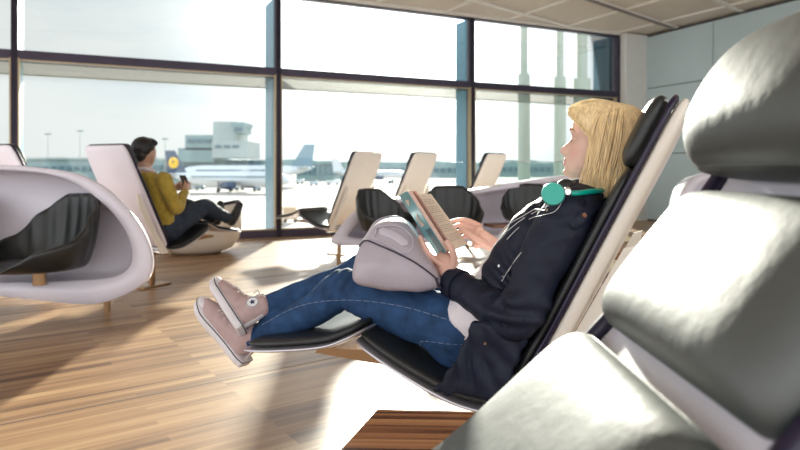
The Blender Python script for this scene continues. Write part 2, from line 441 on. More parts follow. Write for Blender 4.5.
def block(mb, x0, x1, y0, y1, Y, dep, mi=0):
    a, c = px(x0, y1, Y), px(x1, y0, Y); mb.box(((a.x + c.x) / 2, Y + dep / 2, (a.z + c.z) / 2), (c.x - a.x, dep, c.z - a.z), mi=mi)
WQ = []
def winrow(mb, x0, x1, y0, y1, Y, n):
    for i in range(n):
        a = x0 + (x1 - x0) * (i + .12) / n; c = x0 + (x1 - x0) * (i + .88) / n; q = MB(); block(q, a, c, y0, y1, Y - .25, .3); WQ.append(q)
T = thing('terminal_building', 'pale green terminal block with raised control cab, beyond the aircraft at left', 'building', (px(205, 168, 240).x, 250, -5))
Ti = -T.location
def tb(mb, name, m, par): 
    o = None
    for k in ([mb] if mb.v else []) + WQ:
        for i, q in enumerate(k.v): k.v[i] = q - par.location
        o = k.build(name, m, par, smooth=False)
    WQ.clear(); return o
b = MB(); block(b, 146, 268, 160, 184, 240, 30); tb(b, 'wall', M['haze'], T)
b = MB(); block(b, 178, 214, 148, 162, 236, 20); block(b, 185, 213, 135, 150, 236, 20); tb(b, 'stair_block', M['haze'], T)
b = MB(); block(b, 213, 236, 121.5, 152, 232, 18); block(b, 212, 248, 141, 158, 230, 20); tb(b, 'tower', M['hazelight'], T)
b = MB(); block(b, 231, 244, 122, 126, 228, 14); block(b, 233, 243, 126, 133, 227, 13); cab = tb(b, 'control_cab', M['haze'], T)
b = MB(); winrow(b, 234, 243, 127, 131, 226.6, 3); tb(b, 'window', M['hazedark'], T)
b = MB(); winrow(b, 150, 212, 165, 170, 240, 18); winrow(b, 150, 212, 174, 179, 240, 18); winrow(b, 187, 212, 139, 143, 236, 7); tb(b, 'window', M['hazedark'], T)
b = MB(); winrow(b, 214, 240, 145, 148, 230, 3); winrow(b, 226, 262, 160, 178, 238, 5); tb(b, 'window', M['hazedark'], T)
T = thing('hangar_building', 'long low grey-green building behind the left seat backs', 'building', (px(70, 168, 260).x, 270, -5))
b = MB(); block(b, -60, 146, 158.5, 184, 260, 30); tb(b, 'wall', M['haze'], T)
b = MB(); winrow(b, -55, 140, 166, 171, 260, 26); tb(b, 'window', M['hazedark'], T)
b = MB(); block(b, -60, 146, 157.5, 159.5, 259, 32); tb(b, 'roof_edge', M['hazelight'], T)
T = thing('cargo_building', 'teal flat-roofed airfield building right of the thick mullion', 'building', (px(325, 168, 300).x, 310, -5))
b = MB(); block(b, 296, 345, 162, 181, 300, 25); block(b, 320, 333, 160.5, 163, 298, 10); tb(b, 'wall', M['haze'], T)
b = MB(); winrow(b, 297, 344, 165, 175, 300, 9); tb(b, 'window', M['hazedark'], T)
T = thing('warehouse_building', 'low pale warehouse on the skyline between the two empty loungers', 'building', (px(395, 168, 380).x, 390, -5))
b = MB(); block(b, 346, 462, 164, 178, 380, 25); tb(b, 'wall', M['haze'], T)
b = MB(); winrow(b, 350, 460, 168, 173, 380, 16); tb(b, 'window', M['hazedark'], T)
T = thing('gate_building', 'faint blue-grey airfield building right of the second mullion', 'building', (px(520, 168, 420).x, 430, -5))
b = MB(); block(b, 478, 600, 163, 177, 420, 25); tb(b, 'wall', M['haze'], T)
b = MB(); winrow(b, 482, 596, 167, 172, 420, 18); tb(b, 'window', M['hazedark'], T)

def aircraft(name, label, loc, rz, s, tailm, crest=False, bodym=None):
    t = thing(name, label, 'aircraft', loc, rz)
    f = MB(); R = []
    for x, r, dz in ((-18.5, .25, 1.0), (-16, .8, .8), (-12, 1.5, .3), (-7, 1.95, 0), (12, 1.95, 0), (15.5, 1.7, -.1), (17.5, 1.1, -.35), (18.4, .35, -.6)):
        R.append([V((x * s, r * math.cos(2 * PI * k / 20) * s, (3.6 + dz + r * math.sin(2 * PI * k / 20)) * s)) for k in range(20)])
    f.rings(R); f.build('fuselage', bodym or M['plane'], t)
    q = MB(); q.prism([V((-18.6, -.15, 5.0)) * s, V((-12.8, -.15, 5.3)) * s, V((-16.4, -.15, 11.4)) * s, V((-19.4, -.15, 11.4)) * s], (0, .3 * s, 0)); fin = q.build('tail_fin', tailm, t, smooth=False)
    if crest:
        q = MB()
        for sy in (-.2, .2): q.cyl(V((-16.6, sy, 8)) * s, V((-16.6, sy * 1.3, 8)) * s, 1.55 * s, 24)
        cr = q.build('crest_disc', M['crest'], fin, smooth=False)
        q = MB()
        for sy in (-.29, .29):
            q.prism([V((-17.6, sy, 7.6)) * s, V((-16.6, sy, 8.0)) * s, V((-15.6, sy, 8.7)) * s, V((-16.4, sy, 8.2)) * s, V((-16.9, sy, 8.9)) * s, V((-16.9, sy, 8.1)) * s], (0, .02, 0))
        q.build('crest_bird', M['tail'], fin, smooth=False)
    for sy in (-1, 1):
        q = MB(); q.prism([V((-1, sy * 1.7, 2.9)) * s, V((5, sy * 1.7, 2.9)) * s, V((-3.5, sy * 16, 4.0)) * s, V((-5.2, sy * 16, 4.0)) * s], (0, 0, .28 * s)); q.build('wing', bodym or M['plane'], t, smooth=False)
        q = MB(); q.prism([V((-17.5, sy * .5, 4.8)) * s, V((-14.5, sy * .8, 4.8)) * s, V((-17.3, sy * 5.6, 5.1)) * s, V((-18.8, sy * 5.6, 5.1)) * s], (0, 0, .18 * s)); q.build('tailplane', bodym or M['plane'], t, smooth=False)
        q = MB(); q.tube([V((1.2, sy * 5.6, 1.9)) * s, V((3, sy * 5.6, 1.9)) * s, V((5.0, sy * 5.6, 1.9)) * s], [.8 * s, 1.05 * s, 1.0 * s], 16, taper=False); q.build('engine', M['tail'], t)
        q = MB(); q.cyl(V((-1, sy * 3.0, .55)) * s, V((-1, sy * 3.5, .55)) * s, .55 * s); q.box(V((-1, sy * 3.2, 1.7)) * s, (.3 * s, .3 * s, 2.3 * s)); q.build('landing_gear', M['tyre'], t)
    q = MB(); q.cyl(V((13, -.3, .4)) * s, V((13, .3, .4)) * s, .4 * s); q.box(V((13, 0, 1.2)) * s, (.25 * s, .25 * s, 1.6 * s)); q.build('landing_gear', M['tyre'], t)
    q = MB()
    for sy in (-1, 1):
        q = MB(); q.box(V((1.5, sy * 1.93, 4.15)) * s, (23 * s, .06 * s, .36 * s)); q.build('window_band', M['hazedark'], t, smooth=False)
    return t
aircraft('airliner', 'white airliner with dark blue tail and yellow disc crest', (px(228, 0, 155).x, 155, -5), math.radians(-14), .92, M['tail'], True)
aircraft('airliner', 'white airliner whose grey-blue tail shows beside the thick mullion', (px(245, 0, 215).x, 215, -5), math.radians(180), 1.25, M['tailgrey'])
aircraft('airliner', 'small white airliner parked far off before the low warehouse', (px(372, 0, 270).x, 270, -5), math.radians(8), .9, M['plane'])

def vehicle(label, x, y, wpx, hpx, m, grp='ramp vehicles on the apron', cat='vehicle', name='ramp_vehicle'):
    Y = 6 * F / (y - HZ); t = thing(name, label, cat, (px(x, y, Y).x, Y, -5), math.radians(random.uniform(-15, 15)), grp)
    L_ = wpx * Y / F; H = hpx * Y / F; w_ = L_ * .5
    q = MB(); q.rbox((0, 0, H * .55), (L_, w_, H * .5), H * .1); q.rbox((L_ * .28, 0, H * .85), (L_ * .36, w_ * .9, H * .35), H * .08); q.build('body', m, t)
    q = MB(); q.box((L_ * .28, 0, H * .87), (L_ * .375, w_ * .8, H * .2)); q.build('windscreen', M['hazedark'], t, smooth=False)
    for sx in (-.3, .3):
        q = MB(); q.cyl((L_ * sx, -w_ * .52, H * .2), (L_ * sx, w_ * .52, H * .2), H * .2); q.build('wheel', M['tyre'], t)
for a in (('white van parked under the nose of the first airliner', 240, 190, 9, 6, M['plane']), ('blue-grey tug beside the mullion near the airliner', 257, 191, 8, 6, M['vehblue']),
          ('dark tractor under the airliner wing left of the phone', 200, 190, 9, 5, M['hazedark']), ('small white truck left of the teal airfield building', 300, 184, 8, 5, M['plane']),
          ('blue-grey van in front of the teal building', 314, 186, 9, 5, M['vehblue']), ('white bus in front of the teal building', 333, 185, 14, 5, M['plane']),
          ('dark tractor right of the empty lounger by the mullion', 391, 184, 6, 5, M['hazedark']), ('white van far behind the upper end of the open book', 455, 183, 8, 4, M['plane']),
          ('blue-grey van left of the outside columns', 490, 184, 8, 4, M['vehblue'])): vehicle(*a)
def container(label, x0, x1, y0, y1, m):
    Y = 6 * F / (y1 - HZ); a = px(x0, y1, Y); c = px(x1, y0, Y); t = thing('baggage_container', label, 'container', ((a.x + c.x) / 2, Y, -5))
    L_, H = c.x - a.x, c.z - a.z
    q = MB(); q.rbox((0, 0, H * .58), (L_, L_ * .8, H * .8), .04); q.build('body', m, t)
    for sx in (-.4, .4):
        q = MB(); q.cyl((L_ * sx, -L_ * .38, H * .1), (L_ * sx, L_ * .38, H * .1), H * .1); q.build('wheel', M['tyre'], t)
container('tan baggage container on the apron just right of the thick mullion', 284, 297, 206, 222, M['cargo'])
container('grey cargo box on the apron right of the phone', 176, 187, 195, 203, M['vehblue'])
for x, y in ((48, 134), (80, 131), (165, 139)):
    Y = 230; p = px(x, y, Y); t = thing('light_mast', {48: 'thin floodlight mast above the low building, leftmost', 80: 'taller thin floodlight mast left of the seated man', 165: 'thin floodlight mast just right of the seated man'}[x], 'mast', (p.x, Y, -5))
    q = MB(); q.cyl((0, 0, 0), (0, 0, p.z + 5), .16, 8, .09); q.build('pole', M['haze'], t); q = MB(); q.box((0, 0, p.z + 5), (2.2, .5, .4)); q.build('lamp_head', M['hazedark'], t, smooth=False)
# round columns outside and the glass screen by the window
for x, r, lab in ((524, .13, 'pale round column outside the glass, leftmost of the three'), (560, .13, 'pale round column outside the glass, middle of the three'), (582, .19, 'thicker pale column outside the glass, nearest the blue fin')):
    rr = (x - 400) / F; Y = (V0 + 1.9) / (.9044 - .4267 * rr); q = MB(); c = V((rr * Y, Y, 0))
    t = thing('outside_column', lab, 'column', (c.x, c.y, -5)); q.cyl((0, 0, 0), (0, 0, 8.0), r * 1.0, 24); q.build('shaft', M['outcol'], t)
    q = MB(); q.cyl((0, 0, 8.0), (0, 0, 9.4), r * .62, 24); q.build('neck', M['outcol'], t)
t = thing('glass_screen', 'clear glass screen with a thin top edge behind the third seat back', 'screen', room(6.7, V0 - .5, 0))
q = MB(); q.box((0, 0, .55), (2.4, .014, 1.1), RW); q.build('panel', M['screen'], t, smooth=False); q = MB(); q.box((0, 0, 1.105), (2.4, .02, .012), RW); q.build('top_edge', M['silver'], t, smooth=False)
for s in (-1, 1):
    q = MB(); q.box(UW * s * .95 + V((0, 0, .06)), (.06, .08, .12), RW); q.build('foot', M['silver'], t, smooth=False)

# ------------------------------------------------------------------ reclining lounger
def chaise(label, loc, rz, group=None, shellm=None):
    t = thing('reclining_lounger', label, 'lounger', loc, rz, group); sm = shellm or M['cream']
    SP = [(.055, .352), (.15, .52), (.285, .79), (.40, 1.02), (.475, 1.175)]; wf_ = lambda u: .98 - .06 * u
    sh = MB(); pad(sh, SP, .25, .024, k=10, e=.3, wf=wf_); sh.build('backrest_shell', sm, t)
    tr = MB(); edge_bead(tr, offs(sub(SP, .015, .985, 9), .026), .242, .0085, wf=wf_); tr.build('edge_trim', M['trim'], t)
    c = MB(); pad(c, offs(sub(SP, .03, .70), .043), .228, .024, k=6, e=.42); c.build('back_cushion', M['leather'], t)
    c = MB(); pad(c, offs(sub(SP, .70, .975), .055), .215, .036, k=4, e=.5); c.build('headrest', M['leather'], t)
    s = MB(); pad(s, [(-.455, .468), (-.30, .392), (-.14, .332), (-.02, .318), (.05, .33)], .25, .012, k=9, e=.35); s.build('seat_shell', M['silver'], t)
    c = MB(); pad(c, [(-.445, .492), (-.30, .418), (-.14, .358), (-.03, .344), (.02, .35)], .24, .022, k=6, e=.42); c.build('seat_cushion', M['leather'], t)
    s = MB(); pad(s, [(-.885, .388), (-.74, .405), (-.57, .436), (-.48, .472), (-.42, .506)], .25, .010, k=9, e=.35); s.build('footrest_shell', M['silver'], t)
    c = MB(); pad(c, [(-.872, .408), (-.74, .426), (-.57, .458), (-.48, .494), (-.43, .524)], .238, .018, k=6, e=.42); c.build('footrest_cushion', M['leather'], t)
    for sy in (-1, 1):
        q = MB(); y = .205 * sy
        q.prism([V((.03, y, .30)), V((.11, y, .30)), V((.335, y, .70)), V((.352, y, .80)), V((.325, y, .79)), V((.15, y, .46))], (0, .018, 0)); q.build('bracket', sm, t, smooth=False)
    q = MB(); q.prism([V((-.70, -.035, .366)), V((-.42, -.035, .385)), V((-.1, -.035, .31)), V((.10, -.035, .31)), V((.10, -.035, .265)), V((-.16, -.035, .262)), V((-.40, -.035, .335)), V((-.72, -.035, .345))], (0, .07, 0)); q.build('support_arm', M['bronze'], t, smooth=False)
    q = MB(); q.cyl((.02, -.21, .296), (.02, .21, .296), .022); q.build('pivot_bar', M['chrome'], t)
    q = MB(); q.rbox((.0, 0, .145), (.05, .035, .26), .008); q.build('leg', M['bronze'], t)
    q = MB(); q.rbox((.0, 0, .008), (.30, .14, .016), .006); q.build('foot_plate', M['bronze'], t)
    return t
RZ = math.radians(-24)
OW = V((.370, 1.937, 0))
wch = chaise('black padded reclining lounger with cream shell, the reading woman lying on it', OW, RZ)
def fdir(deg): return math.atan2(-math.cos(math.radians(deg)), -math.sin(math.radians(deg)))
man_loc = V((-2.1, 5.25, 0)); man_rz = fdir(25)
G = 'loungers facing the window'
dup(wch, man_loc, man_rz, 'white-backed reclining lounger the man in mustard sits on', G)
dup(wch, V((-3.0, 5.3, 0)), man_rz, 'white-backed reclining lounger cut off by the left edge of the photo', G)
for o_ in [k for k in bpy.data.objects if k.type == 'MESH' and k.name.startswith('backrest_shell') and k.parent.location.y > 5]:
    o_.material_slots[0].link = 'OBJECT'; o_.material_slots[0].material = M['lilac']  # unlit white here; cream on the others stands for sun through the shell
for p, lab in (((-.70, 7.15, 0), 'empty cream-backed lounger with footrest towards the thick mullion'), ((-.05, 7.6, 0), 'empty cream-backed lounger right behind the open book'), ((.85, 8.0, 0), 'empty cream-backed lounger behind the glass screen, farthest right')):
    dup(wch, V(p), fdir(-50), lab, G)

# ------------------------------------------------------------------ foreground lounger
def fg_chaise():
    t = thing('reclining_lounger', 'large glossy black leather lounger filling the right foreground, out of focus', 'lounger', (.40, .83, 0), 0)
    ox = .40
    def P(l): return [(a - ox, z) for a, z in l]
    SP = P([(.045, .40), (.19, .52), (.385, .72), (.505, .87), (.585, .98), (.645, 1.12), (.685, 1.22)])
    s = MB(); pad(s, SP, .262, .022, k=10, e=.3, n=40); s.build('backrest_shell', M['lilac'], t)
    tr = MB(); edge_bead(tr, offs(sub(SP, .01, .99, 13), .026), .252, .014, n=60); tr.build('edge_trim', M['trim'], t)
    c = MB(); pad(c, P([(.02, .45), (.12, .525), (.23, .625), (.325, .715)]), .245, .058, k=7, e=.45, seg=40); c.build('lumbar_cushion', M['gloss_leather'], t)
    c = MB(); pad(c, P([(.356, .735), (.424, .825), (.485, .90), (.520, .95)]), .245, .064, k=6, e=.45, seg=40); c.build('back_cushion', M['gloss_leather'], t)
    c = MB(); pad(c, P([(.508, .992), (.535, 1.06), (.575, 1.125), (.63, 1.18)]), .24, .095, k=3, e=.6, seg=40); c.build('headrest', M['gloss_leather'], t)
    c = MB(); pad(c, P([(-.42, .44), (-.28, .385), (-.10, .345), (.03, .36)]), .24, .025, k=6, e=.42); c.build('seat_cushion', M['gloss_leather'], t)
    s = MB(); pad(s, P([(-.43, .41), (-.28, .355), (-.10, .31), (.06, .33)]), .25, .012, k=9, e=.35); s.build('seat_shell', M['silver'], t)
    q = MB(); q.rbox((-.36, 0, .15), (.05, .05, .3), .01); q.build('leg', M['bronze'], t)
    q = MB(); q.rbox((-.36, 0, .008), (.4, .3, .016), .006); q.build('foot_plate', M['bronze'], t)
fg_chaise()

# side table between the loungers
t = thing('side_table', 'zebrano wood side table top between the two nearest loungers', 'table', (.2, 1.38, 0))
q = MB(); q.prism([V((-.255, .145, .385)), V((.36, .10, .385)), V((.36, -.14, .385)), V((-.345, -.14, .385))], (0, 0, .022)); q.build('table_top', M['table'], t, smooth=False)
q = MB(); q.cyl((.05, 0, 0), (.05, 0, .386), .022); q.build('leg', M['bronze'], t)
q = MB(); q.cyl((.05, 0, 0), (.05, 0, .012), .12); q.build('base', M['bronze'], t)

# ------------------------------------------------------------------ white pods with bucket chairs
def pod(name, label, loc, rz, outer, inner, depth, lean, feet, group=None, wm=None):
    t = thing(name, label, 'bench', loc, rz, group); n = 96
    O = catmull([V((x, 0, z)) for x, z in outer], n, True); I = catmull([V((x, 0, z)) for x, z in inner], n, True)
    c = sum(O, V((0, 0, 0))) / n; ci = sum(I, V((0, 0, 0))) / n
    def ring(P, s, y, cc, zs=None):
        return [V(((p.x - cc.x) * s + cc.x, y + lean * (p.z - .2), (p.z - cc.z) * (zs or s) + cc.z)) for p in P]
    R = [ring(O, .55, depth + .08, c), ring(O, .9, depth + .05, c), ring(O, .96, depth * .6, c), ring(O, 1.0, depth * .2, c), ring(O, 1.0, .015, c), ring(O, .992, .0, c)]
    R += [ring(I, 1.008, .0, ci), ring(I, 1.0, .012, ci), ring(I, .985, depth * .35, ci), ring(I, .965, depth * .75, ci), ring(I, .90, depth * .95, ci), ring(I, .5, depth, ci)]
    m = MB(); m.rings(R); m.build('shell', wm or M['white'], t, angle=0)
    for x, y in feet:
        q = MB(); q.cyl((x, y, 0), (x, y, max(.2, outer_low(outer, x) + .12)), .022); q.build('leg', M['bronze'], t)
    return t
def outer_low(outer, x):
    z = [p[1] for p in outer if abs(p[0] - x) < .5]; return min(z) if z else .2
PA = [(1.40, .38), (1.37, .25), (1.22, .15), (1.02, .095), (.74, .11), (.4, .145), (0, .165), (-.6, .17), (-1.1, .17), (-1.4, .3), (-1.42, .6), (-1.2, .9), (-.7, 1.01), (0, 1.02), (.35, 1.02), (.62, 1.0), (.88, .955), (1.08, .85), (1.24, .70), (1.35, .54)]
IA = [(1.26, .46), (1.25, .34), (1.14, .27), (.9, .25), (.65, .24), (.35, .235), (0, .23), (-.6, .24), (-1.05, .25), (-1.22, .4), (-1.25, .65), (-1.05, .86), (-.6, .96), (0, .985), (.35, .985), (.62, .965), (.82, .915), (.98, .82), (1.12, .70), (1.21, .58)]
pod('pod_bench', 'large white moulded pod bench with black bucket chairs at the left edge', (-3.06, 4.12, 0), 0, PA, IA, .22, .10, [(1.02, .20), (-.9, .20)])
PB = [(-1.42, .27), (-1.2, .235), (-.6, .235), (0, .235), (.7, .235), (1.5, .25), (1.85, .4), (1.88, .75), (1.7, .92), (1.3, .925), (.82, .875), (.3, .80), (-.1, .75), (-.55, .71), (-.85, .69), (-1.06, .65), (-1.24, .52), (-1.36, .38)]
IB = [(-1.26, .33), (-1.1, .305), (-.6, .30), (0, .30), (.7, .30), (1.4, .31), (1.74, .44), (1.77, .72), (1.6, .86), (1.25, .87), (.82, .82), (.3, .75), (-.1, .70), (-.55, .66), (-.80, .64), (-.96, .60), (-1.10, .50), (-1.22, .39)]
rB = math.radians(17); cB = V((-.65 + 1.42 * math.cos(rB), 6.0 + 1.42 * math.sin(rB), 0))
pod('pod_bench', 'white moulded pod bench behind the open book and the woman', cB, rB, PB, IB, .34, .10, [(-1.32, .2), (1.2, .3)])
PCx = [(x * .95, z * .97) for x, z in PA]; ICx = [(x * .95, z * .97) for x, z in IA]
pod('pod_bench', 'white pod bench seen past the shell of the woman\'s lounger', (4.6, 7.6, 0), rB, PCx, ICx, .34, .12, [(1.0, .3), (-1.0, .3)])

def bucket(label, loc, rz, s=1.0, z=0.0, group='black bucket chairs on the pods', tilt=0.0):
    t = thing('bucket_chair', label, 'chair', loc, rz, group)
    m = MB(); nt_, ns = 72, 16; R = []
    def hgt(th):  # 0 = back
        a = abs(th) / PI
        return interp([(0, .40), (.17, .395), (.32, .30), (.48, .16), (.66, .12), (.80, .05), (.9, .0), (1, -.015)], a)
    def rad(th):
        a = abs(th) / PI; return interp([(0, .27), (.3, .30), (.55, .31), (.8, .28), (1, .27)], a)
    for k in range(ns + 1):
        u = k / ns; ring = []
        for j in range(nt_):
            th = -PI + 2 * PI * j / nt_; r = rad(th); h = hgt(th)
            ru = r * (u / .6) * .82 if u < .6 else r * (.82 + .18 * math.sin((u - .6) / .4 * PI / 2))
            zu = .015 * (u / .6) ** 2 if u < .6 else .015 + h * ((u - .6) / .4) ** 1.15
            if u > .62 and abs(th) < 1.25: ru += .013 * abs(math.sin(th * 9)) * min(1, (u - .62) * 5)
            ring.append(V((math.cos(th) * ru, math.sin(th) * ru, z + zu)) * s)
        R.append(ring)
    m.rings(R, cap=False); c0 = len(m.v); m.v.append(V((0, 0, z)) * s)
    for j in range(nt_): m.f.append((c0, (j + 1) % nt_, j)); m.m.append(0)
    o = m.build('shell', M['leather'], t, angle=0); md = o.modifiers.new('th', 'SOLIDIFY'); md.thickness = -.034 * s; md.offset = 1
    sm_ = o.modifiers.new('sub', 'SUBSURF'); sm_.levels = 1; sm_.render_levels = 1
    c = MB(); c.ell(V((-.03, 0, z + .03)) * s, (.23 * s, .22 * s, .035 * s)); c.build('seat_pad', M['leather'], t)
    q = MB(); q.cyl(V((0, 0, -.0)) * s, V((0, 0, z)) * s, .035 * s); q.build('stem', M['bronze'], t)
    return t
# on the left pod: facing left and a little towards us
bucket('black ribbed bucket chair in full view on the large left pod', (-2.36, 4.06, .235), math.radians(58), 1.2, .08)
bucket('black bucket chair cut by the left edge of the photo', (-3.14, 4.06, .235), math.radians(60), 1.2, .08)
def podpt(u, y, z): return cB + V((math.cos(rB), math.sin(rB), 0)) * u + V((-math.sin(rB), math.cos(rB), 0)) * y + V((0, 0, z))
bucket('black bucket chair left of the open book, its side towards us', podpt(-.93, -.22, .29), math.radians(140), 1.0, .10)
bucket('black bucket chair just right of the open book', podpt(-.26, -.22, .31), math.radians(95), 1.0, .10)
bucket('black bucket chair left of the teal headphones', podpt(.60, -.18, .35), math.radians(80), .95, .10)
t = thing('small_table', 'small brown wooden table ledge behind the far hand', 'table', podpt(.20, -.42, 0), rB)
q = MB(); q.rbox((0, 0, .44), (.34, .24, .03), .006); q.build('table_top', M['darkwood'], t); q = MB(); q.cyl((0, 0, 0), (0, 0, .43), .02); q.build('leg', M['bronze'], t)
# low table and chair seen through the gap behind the woman's lounger
t = thing('small_table', 'slatted wooden low table seen in the gap behind the woman\'s lounger', 'table', (1.25, 3.75, 0), math.radians(20))
q = MB(); q.rbox((0, 0, .50), (.8, .5, .03), .006); q.build('table_top', M['table'], t)
q = MB(); q.rbox((0, 0, .25), (.7, .4, .02), .006); q.build('shelf', M['darkwood'], t)
for sx in (-.34, .34):
    for sy in (-.2, .2):
        q = MB(); q.cyl((sx, sy, 0), (sx, sy, .49), .018); q.build('leg', M['bronze'], t)
# white bowl the man's footrest reaches over
t = thing('round_pouf', 'white bowl-shaped seat on the floor beneath the man\'s feet', 'seat', (-2.42, 7.35, 0))
m = MB(); R = []
for r, z in ((.12, 0), (.30, .01), (.42, .06), (.50, .16), (.53, .30), (.53, .42), (.50, .50), (.47, .50), (.46, .42), (.40, .36), (.2, .34)):
    R.append([V((r * 1.0 * math.cos(2 * PI * k / 48), r * .9 * math.sin(2 * PI * k / 48), z + (.10 * math.cos(2 * PI * k / 48) if z > .3 else 0))) for k in range(48)])
m.rings(R); m.build('bowl', M['cream'], t, angle=0)
m = MB(); m.tube([V((.49 * math.cos(2 * PI * k / 48), .44 * math.sin(2 * PI * k / 48), .505 + .10 * math.cos(2 * PI * k / 48))) for k in range(49)], .022, 10, taper=False); m.build('rim', M['trim'], t)

# ------------------------------------------------------------------ the woman
WI = Matrix.Translation(OW) @ Matrix.Rotation(RZ, 4, 'Z'); WINV = WI.inverted()
def L(x, y, Y): return WINV @ px(x, y, Y)          # into her lounger's frame
W = thing('person', 'blonde person in navy jacket and blue jeans lying back on a lounger, reading', 'person', OW, RZ)

HC = V((.256, 0, 1.070)); HS = 1.09; PIT = math.radians(11)
def H(f, l, h):     # head frame: forward, left (towards us), up
    f, l, h = f * HS, l * HS, h * HS; c, s = math.cos(PIT), math.sin(PIT); return HC + V((-(f * c - h * s), -l, h * c + f * s))
def head_rings():
    Fr = [(-.118, .03), (-.110, .066), (-.100, .083), (-.088, .088), (-.075, .088), (-.06, .089), (-.045, .088), (-.03, .086), (-.01, .084), (.0, .084), (.02, .093), (.045, .094), (.07, .080), (.09, .055), (.102, .025), (.106, .003)]
    Bk = [(-.118, -.02), (-.10, -.0), (-.085, .01), (-.07, .03), (-.05, .07), (-.03, .09), (0, .102), (.02, .104), (.045, .097), (.07, .08), (.09, .053), (.102, .025), (.106, .003)]
    Wd = [(-.118, .018), (-.110, .030), (-.10, .040), (-.085, .051), (-.07, .057), (-.05, .063), (-.03, .068), (0, .072), (.02, .075), (.045, .073), (.07, .061), (.09, .042), (.102, .020), (.106, .003)]
    N = [(-.052, 0), (-.047, .016), (-.040, .026), (-.033, .027), (-.02, .019), (-.008, .010), (.004, .004), (.012, 0)]
    Lp = [(-.112, 0), (-.104, .008), (-.094, .010), (-.086, .002), (-.080, .004), (-.074, .009), (-.069, .009), (-.0655, .0055), (-.062, .0095), (-.057, .0085), (-.052, .005), (-.046, .002), (-.04, 0)]
    R = []; n = 72; K = 84
    for i in range(K):
        h = -.118 + .224 * i / (K - 1); fr, bk, w = interp(Fr, h), interp(Bk, h), interp(Wd, h); mid = (fr - bk) / 2; ax = (fr + bk) / 2
        ring = []
        for k in range(n):
            th = 2 * PI * k / n; c, s = math.cos(th), math.sin(th)
            f = mid + ax * math.copysign(abs(c) ** .92, c); l = w * math.copysign(abs(s) ** .88, s)
            if c > 0:
                wd_ = .0095 + max(0, -h) * .12
                f += interp(N, h) * math.exp(-(l / wd_) ** 2) + interp(Lp, h) * math.exp(-(l / (.024 if h > -.085 else .018)) ** 2)
                f -= .011 * math.exp(-((abs(l) - .031) / .014) ** 2 - ((h - .0) / .013) ** 2)
                f += .0055 * math.exp(-((abs(l) - .032) / .010) ** 2 - ((h + .002) / .007) ** 2)
                f += .004 * math.exp(-((abs(l) - .034) / .02) ** 2 - ((h - .020) / .007) ** 2)
            ring.append(H(f, l, h))
        R.append(ring)
    return R
S_n, S_f = V((.172, -.168, .862)), V((.18, .168, .872))
E_n = V((.035, -.235, .600)); W_n = L(450, 281, 1.905)
E_f = V((.09, .24, .62)); W_f = L(500, 248, 2.10)
hipn, hipf = V((-.13, -.095, .505)), V((-.13, .095, .505))
kn, kf = V((-.567, -.105, .596)), V((-.565, .10, .640))
an, af = L(256, 338.5, 2.20), L(262, 308, 2.20)

def finger(mb, pts, r0, r1): 
    k = len(pts); mb.tube(pts, [r0 + (r1 - r0) * i / (k - 1) for i in range(k)], 12, n=14)
bd = MB(); bd.rings(head_rings())
bd.tube([H(-.028, 0, -.05), H(-.040, 0, -.12), V((.205, 0, .90)), V((.17, 0, .82))], [.050, .050, .056, .075], 20)
bd.tube([V((.17, 0, .84)), V((.06, 0, .70)), V((-.08, 0, .53))], [.10, .09, .10], 20)
bd.tube([S_f, V((.17, 0, .86)), S_n], [.045, .05, .045], 14)
for S_, E_, W_ in ((S_n, E_n, W_n), (S_f, E_f, W_f)):
    bd.tube([S_, E_, E_.lerp(W_, .55), W_], [.042, .035, .031, .024], 14)
for a, k_, c in ((hipn, kn, an), (hipf, kf, af)): bd.tube([a, k_, k_.lerp(c, .3) + V((0, 0, -.010)), c], [.070, .040, .034, .026], 14)
# ear, near side and far side
for s in (1, -1):
    bd.tube([H(-.008, .071 * s, -.030), H(-.014, .078 * s, -.008), H(-.02, .080 * s, .012), H(-.008, .076 * s, .022), H(.004, .072 * s, .012)], [.006, .006, .0065, .006, .005], 10, n=14)
    bd.ell(H(-.006, .072 * s, -.004), (.012, .006, .022))
# near (left) hand cradling the spine from below
PAL = L(443, 264, 1.93)
bd.tube([W_n, W_n.lerp(PAL, .5), PAL], [.024, .027, .032], 16, flat=(V((.3, .1, -.8)), .72))
bd.tube([L(452, 264, 1.90), L(444, 258, 1.935), L(437, 261, 1.975)], [.021, .025, .019], 14); bd.tube([L(447, 272, 1.90), L(440, 258, 1.93)], [.024, .018], 14)
nf = [[L(440, 264, 1.90), L(430, 255, 1.895), L(424, 245, 1.90), L(420, 236.5, 1.92)],
      [L(439, 265, 1.925), L(428, 258, 1.925), L(420, 247, 1.935), L(417, 240, 1.955)],
      [L(439, 266, 1.955), L(428, 260, 1.96), L(420, 251, 1.975), L(416, 244, 1.985)],
      [L(440, 267, 1.985), L(431, 263, 1.995), L(424, 255, 2.005), L(420, 250, 2.01)]]
for i, f_ in enumerate(nf): finger(bd, f_, .0095 - .0006 * (i == 3), .0072)
finger(bd, [L(452, 268, 1.89), L(454, 259, 1.878), L(452, 250, 1.872), L(447, 242, 1.875)], .0135, .0088)
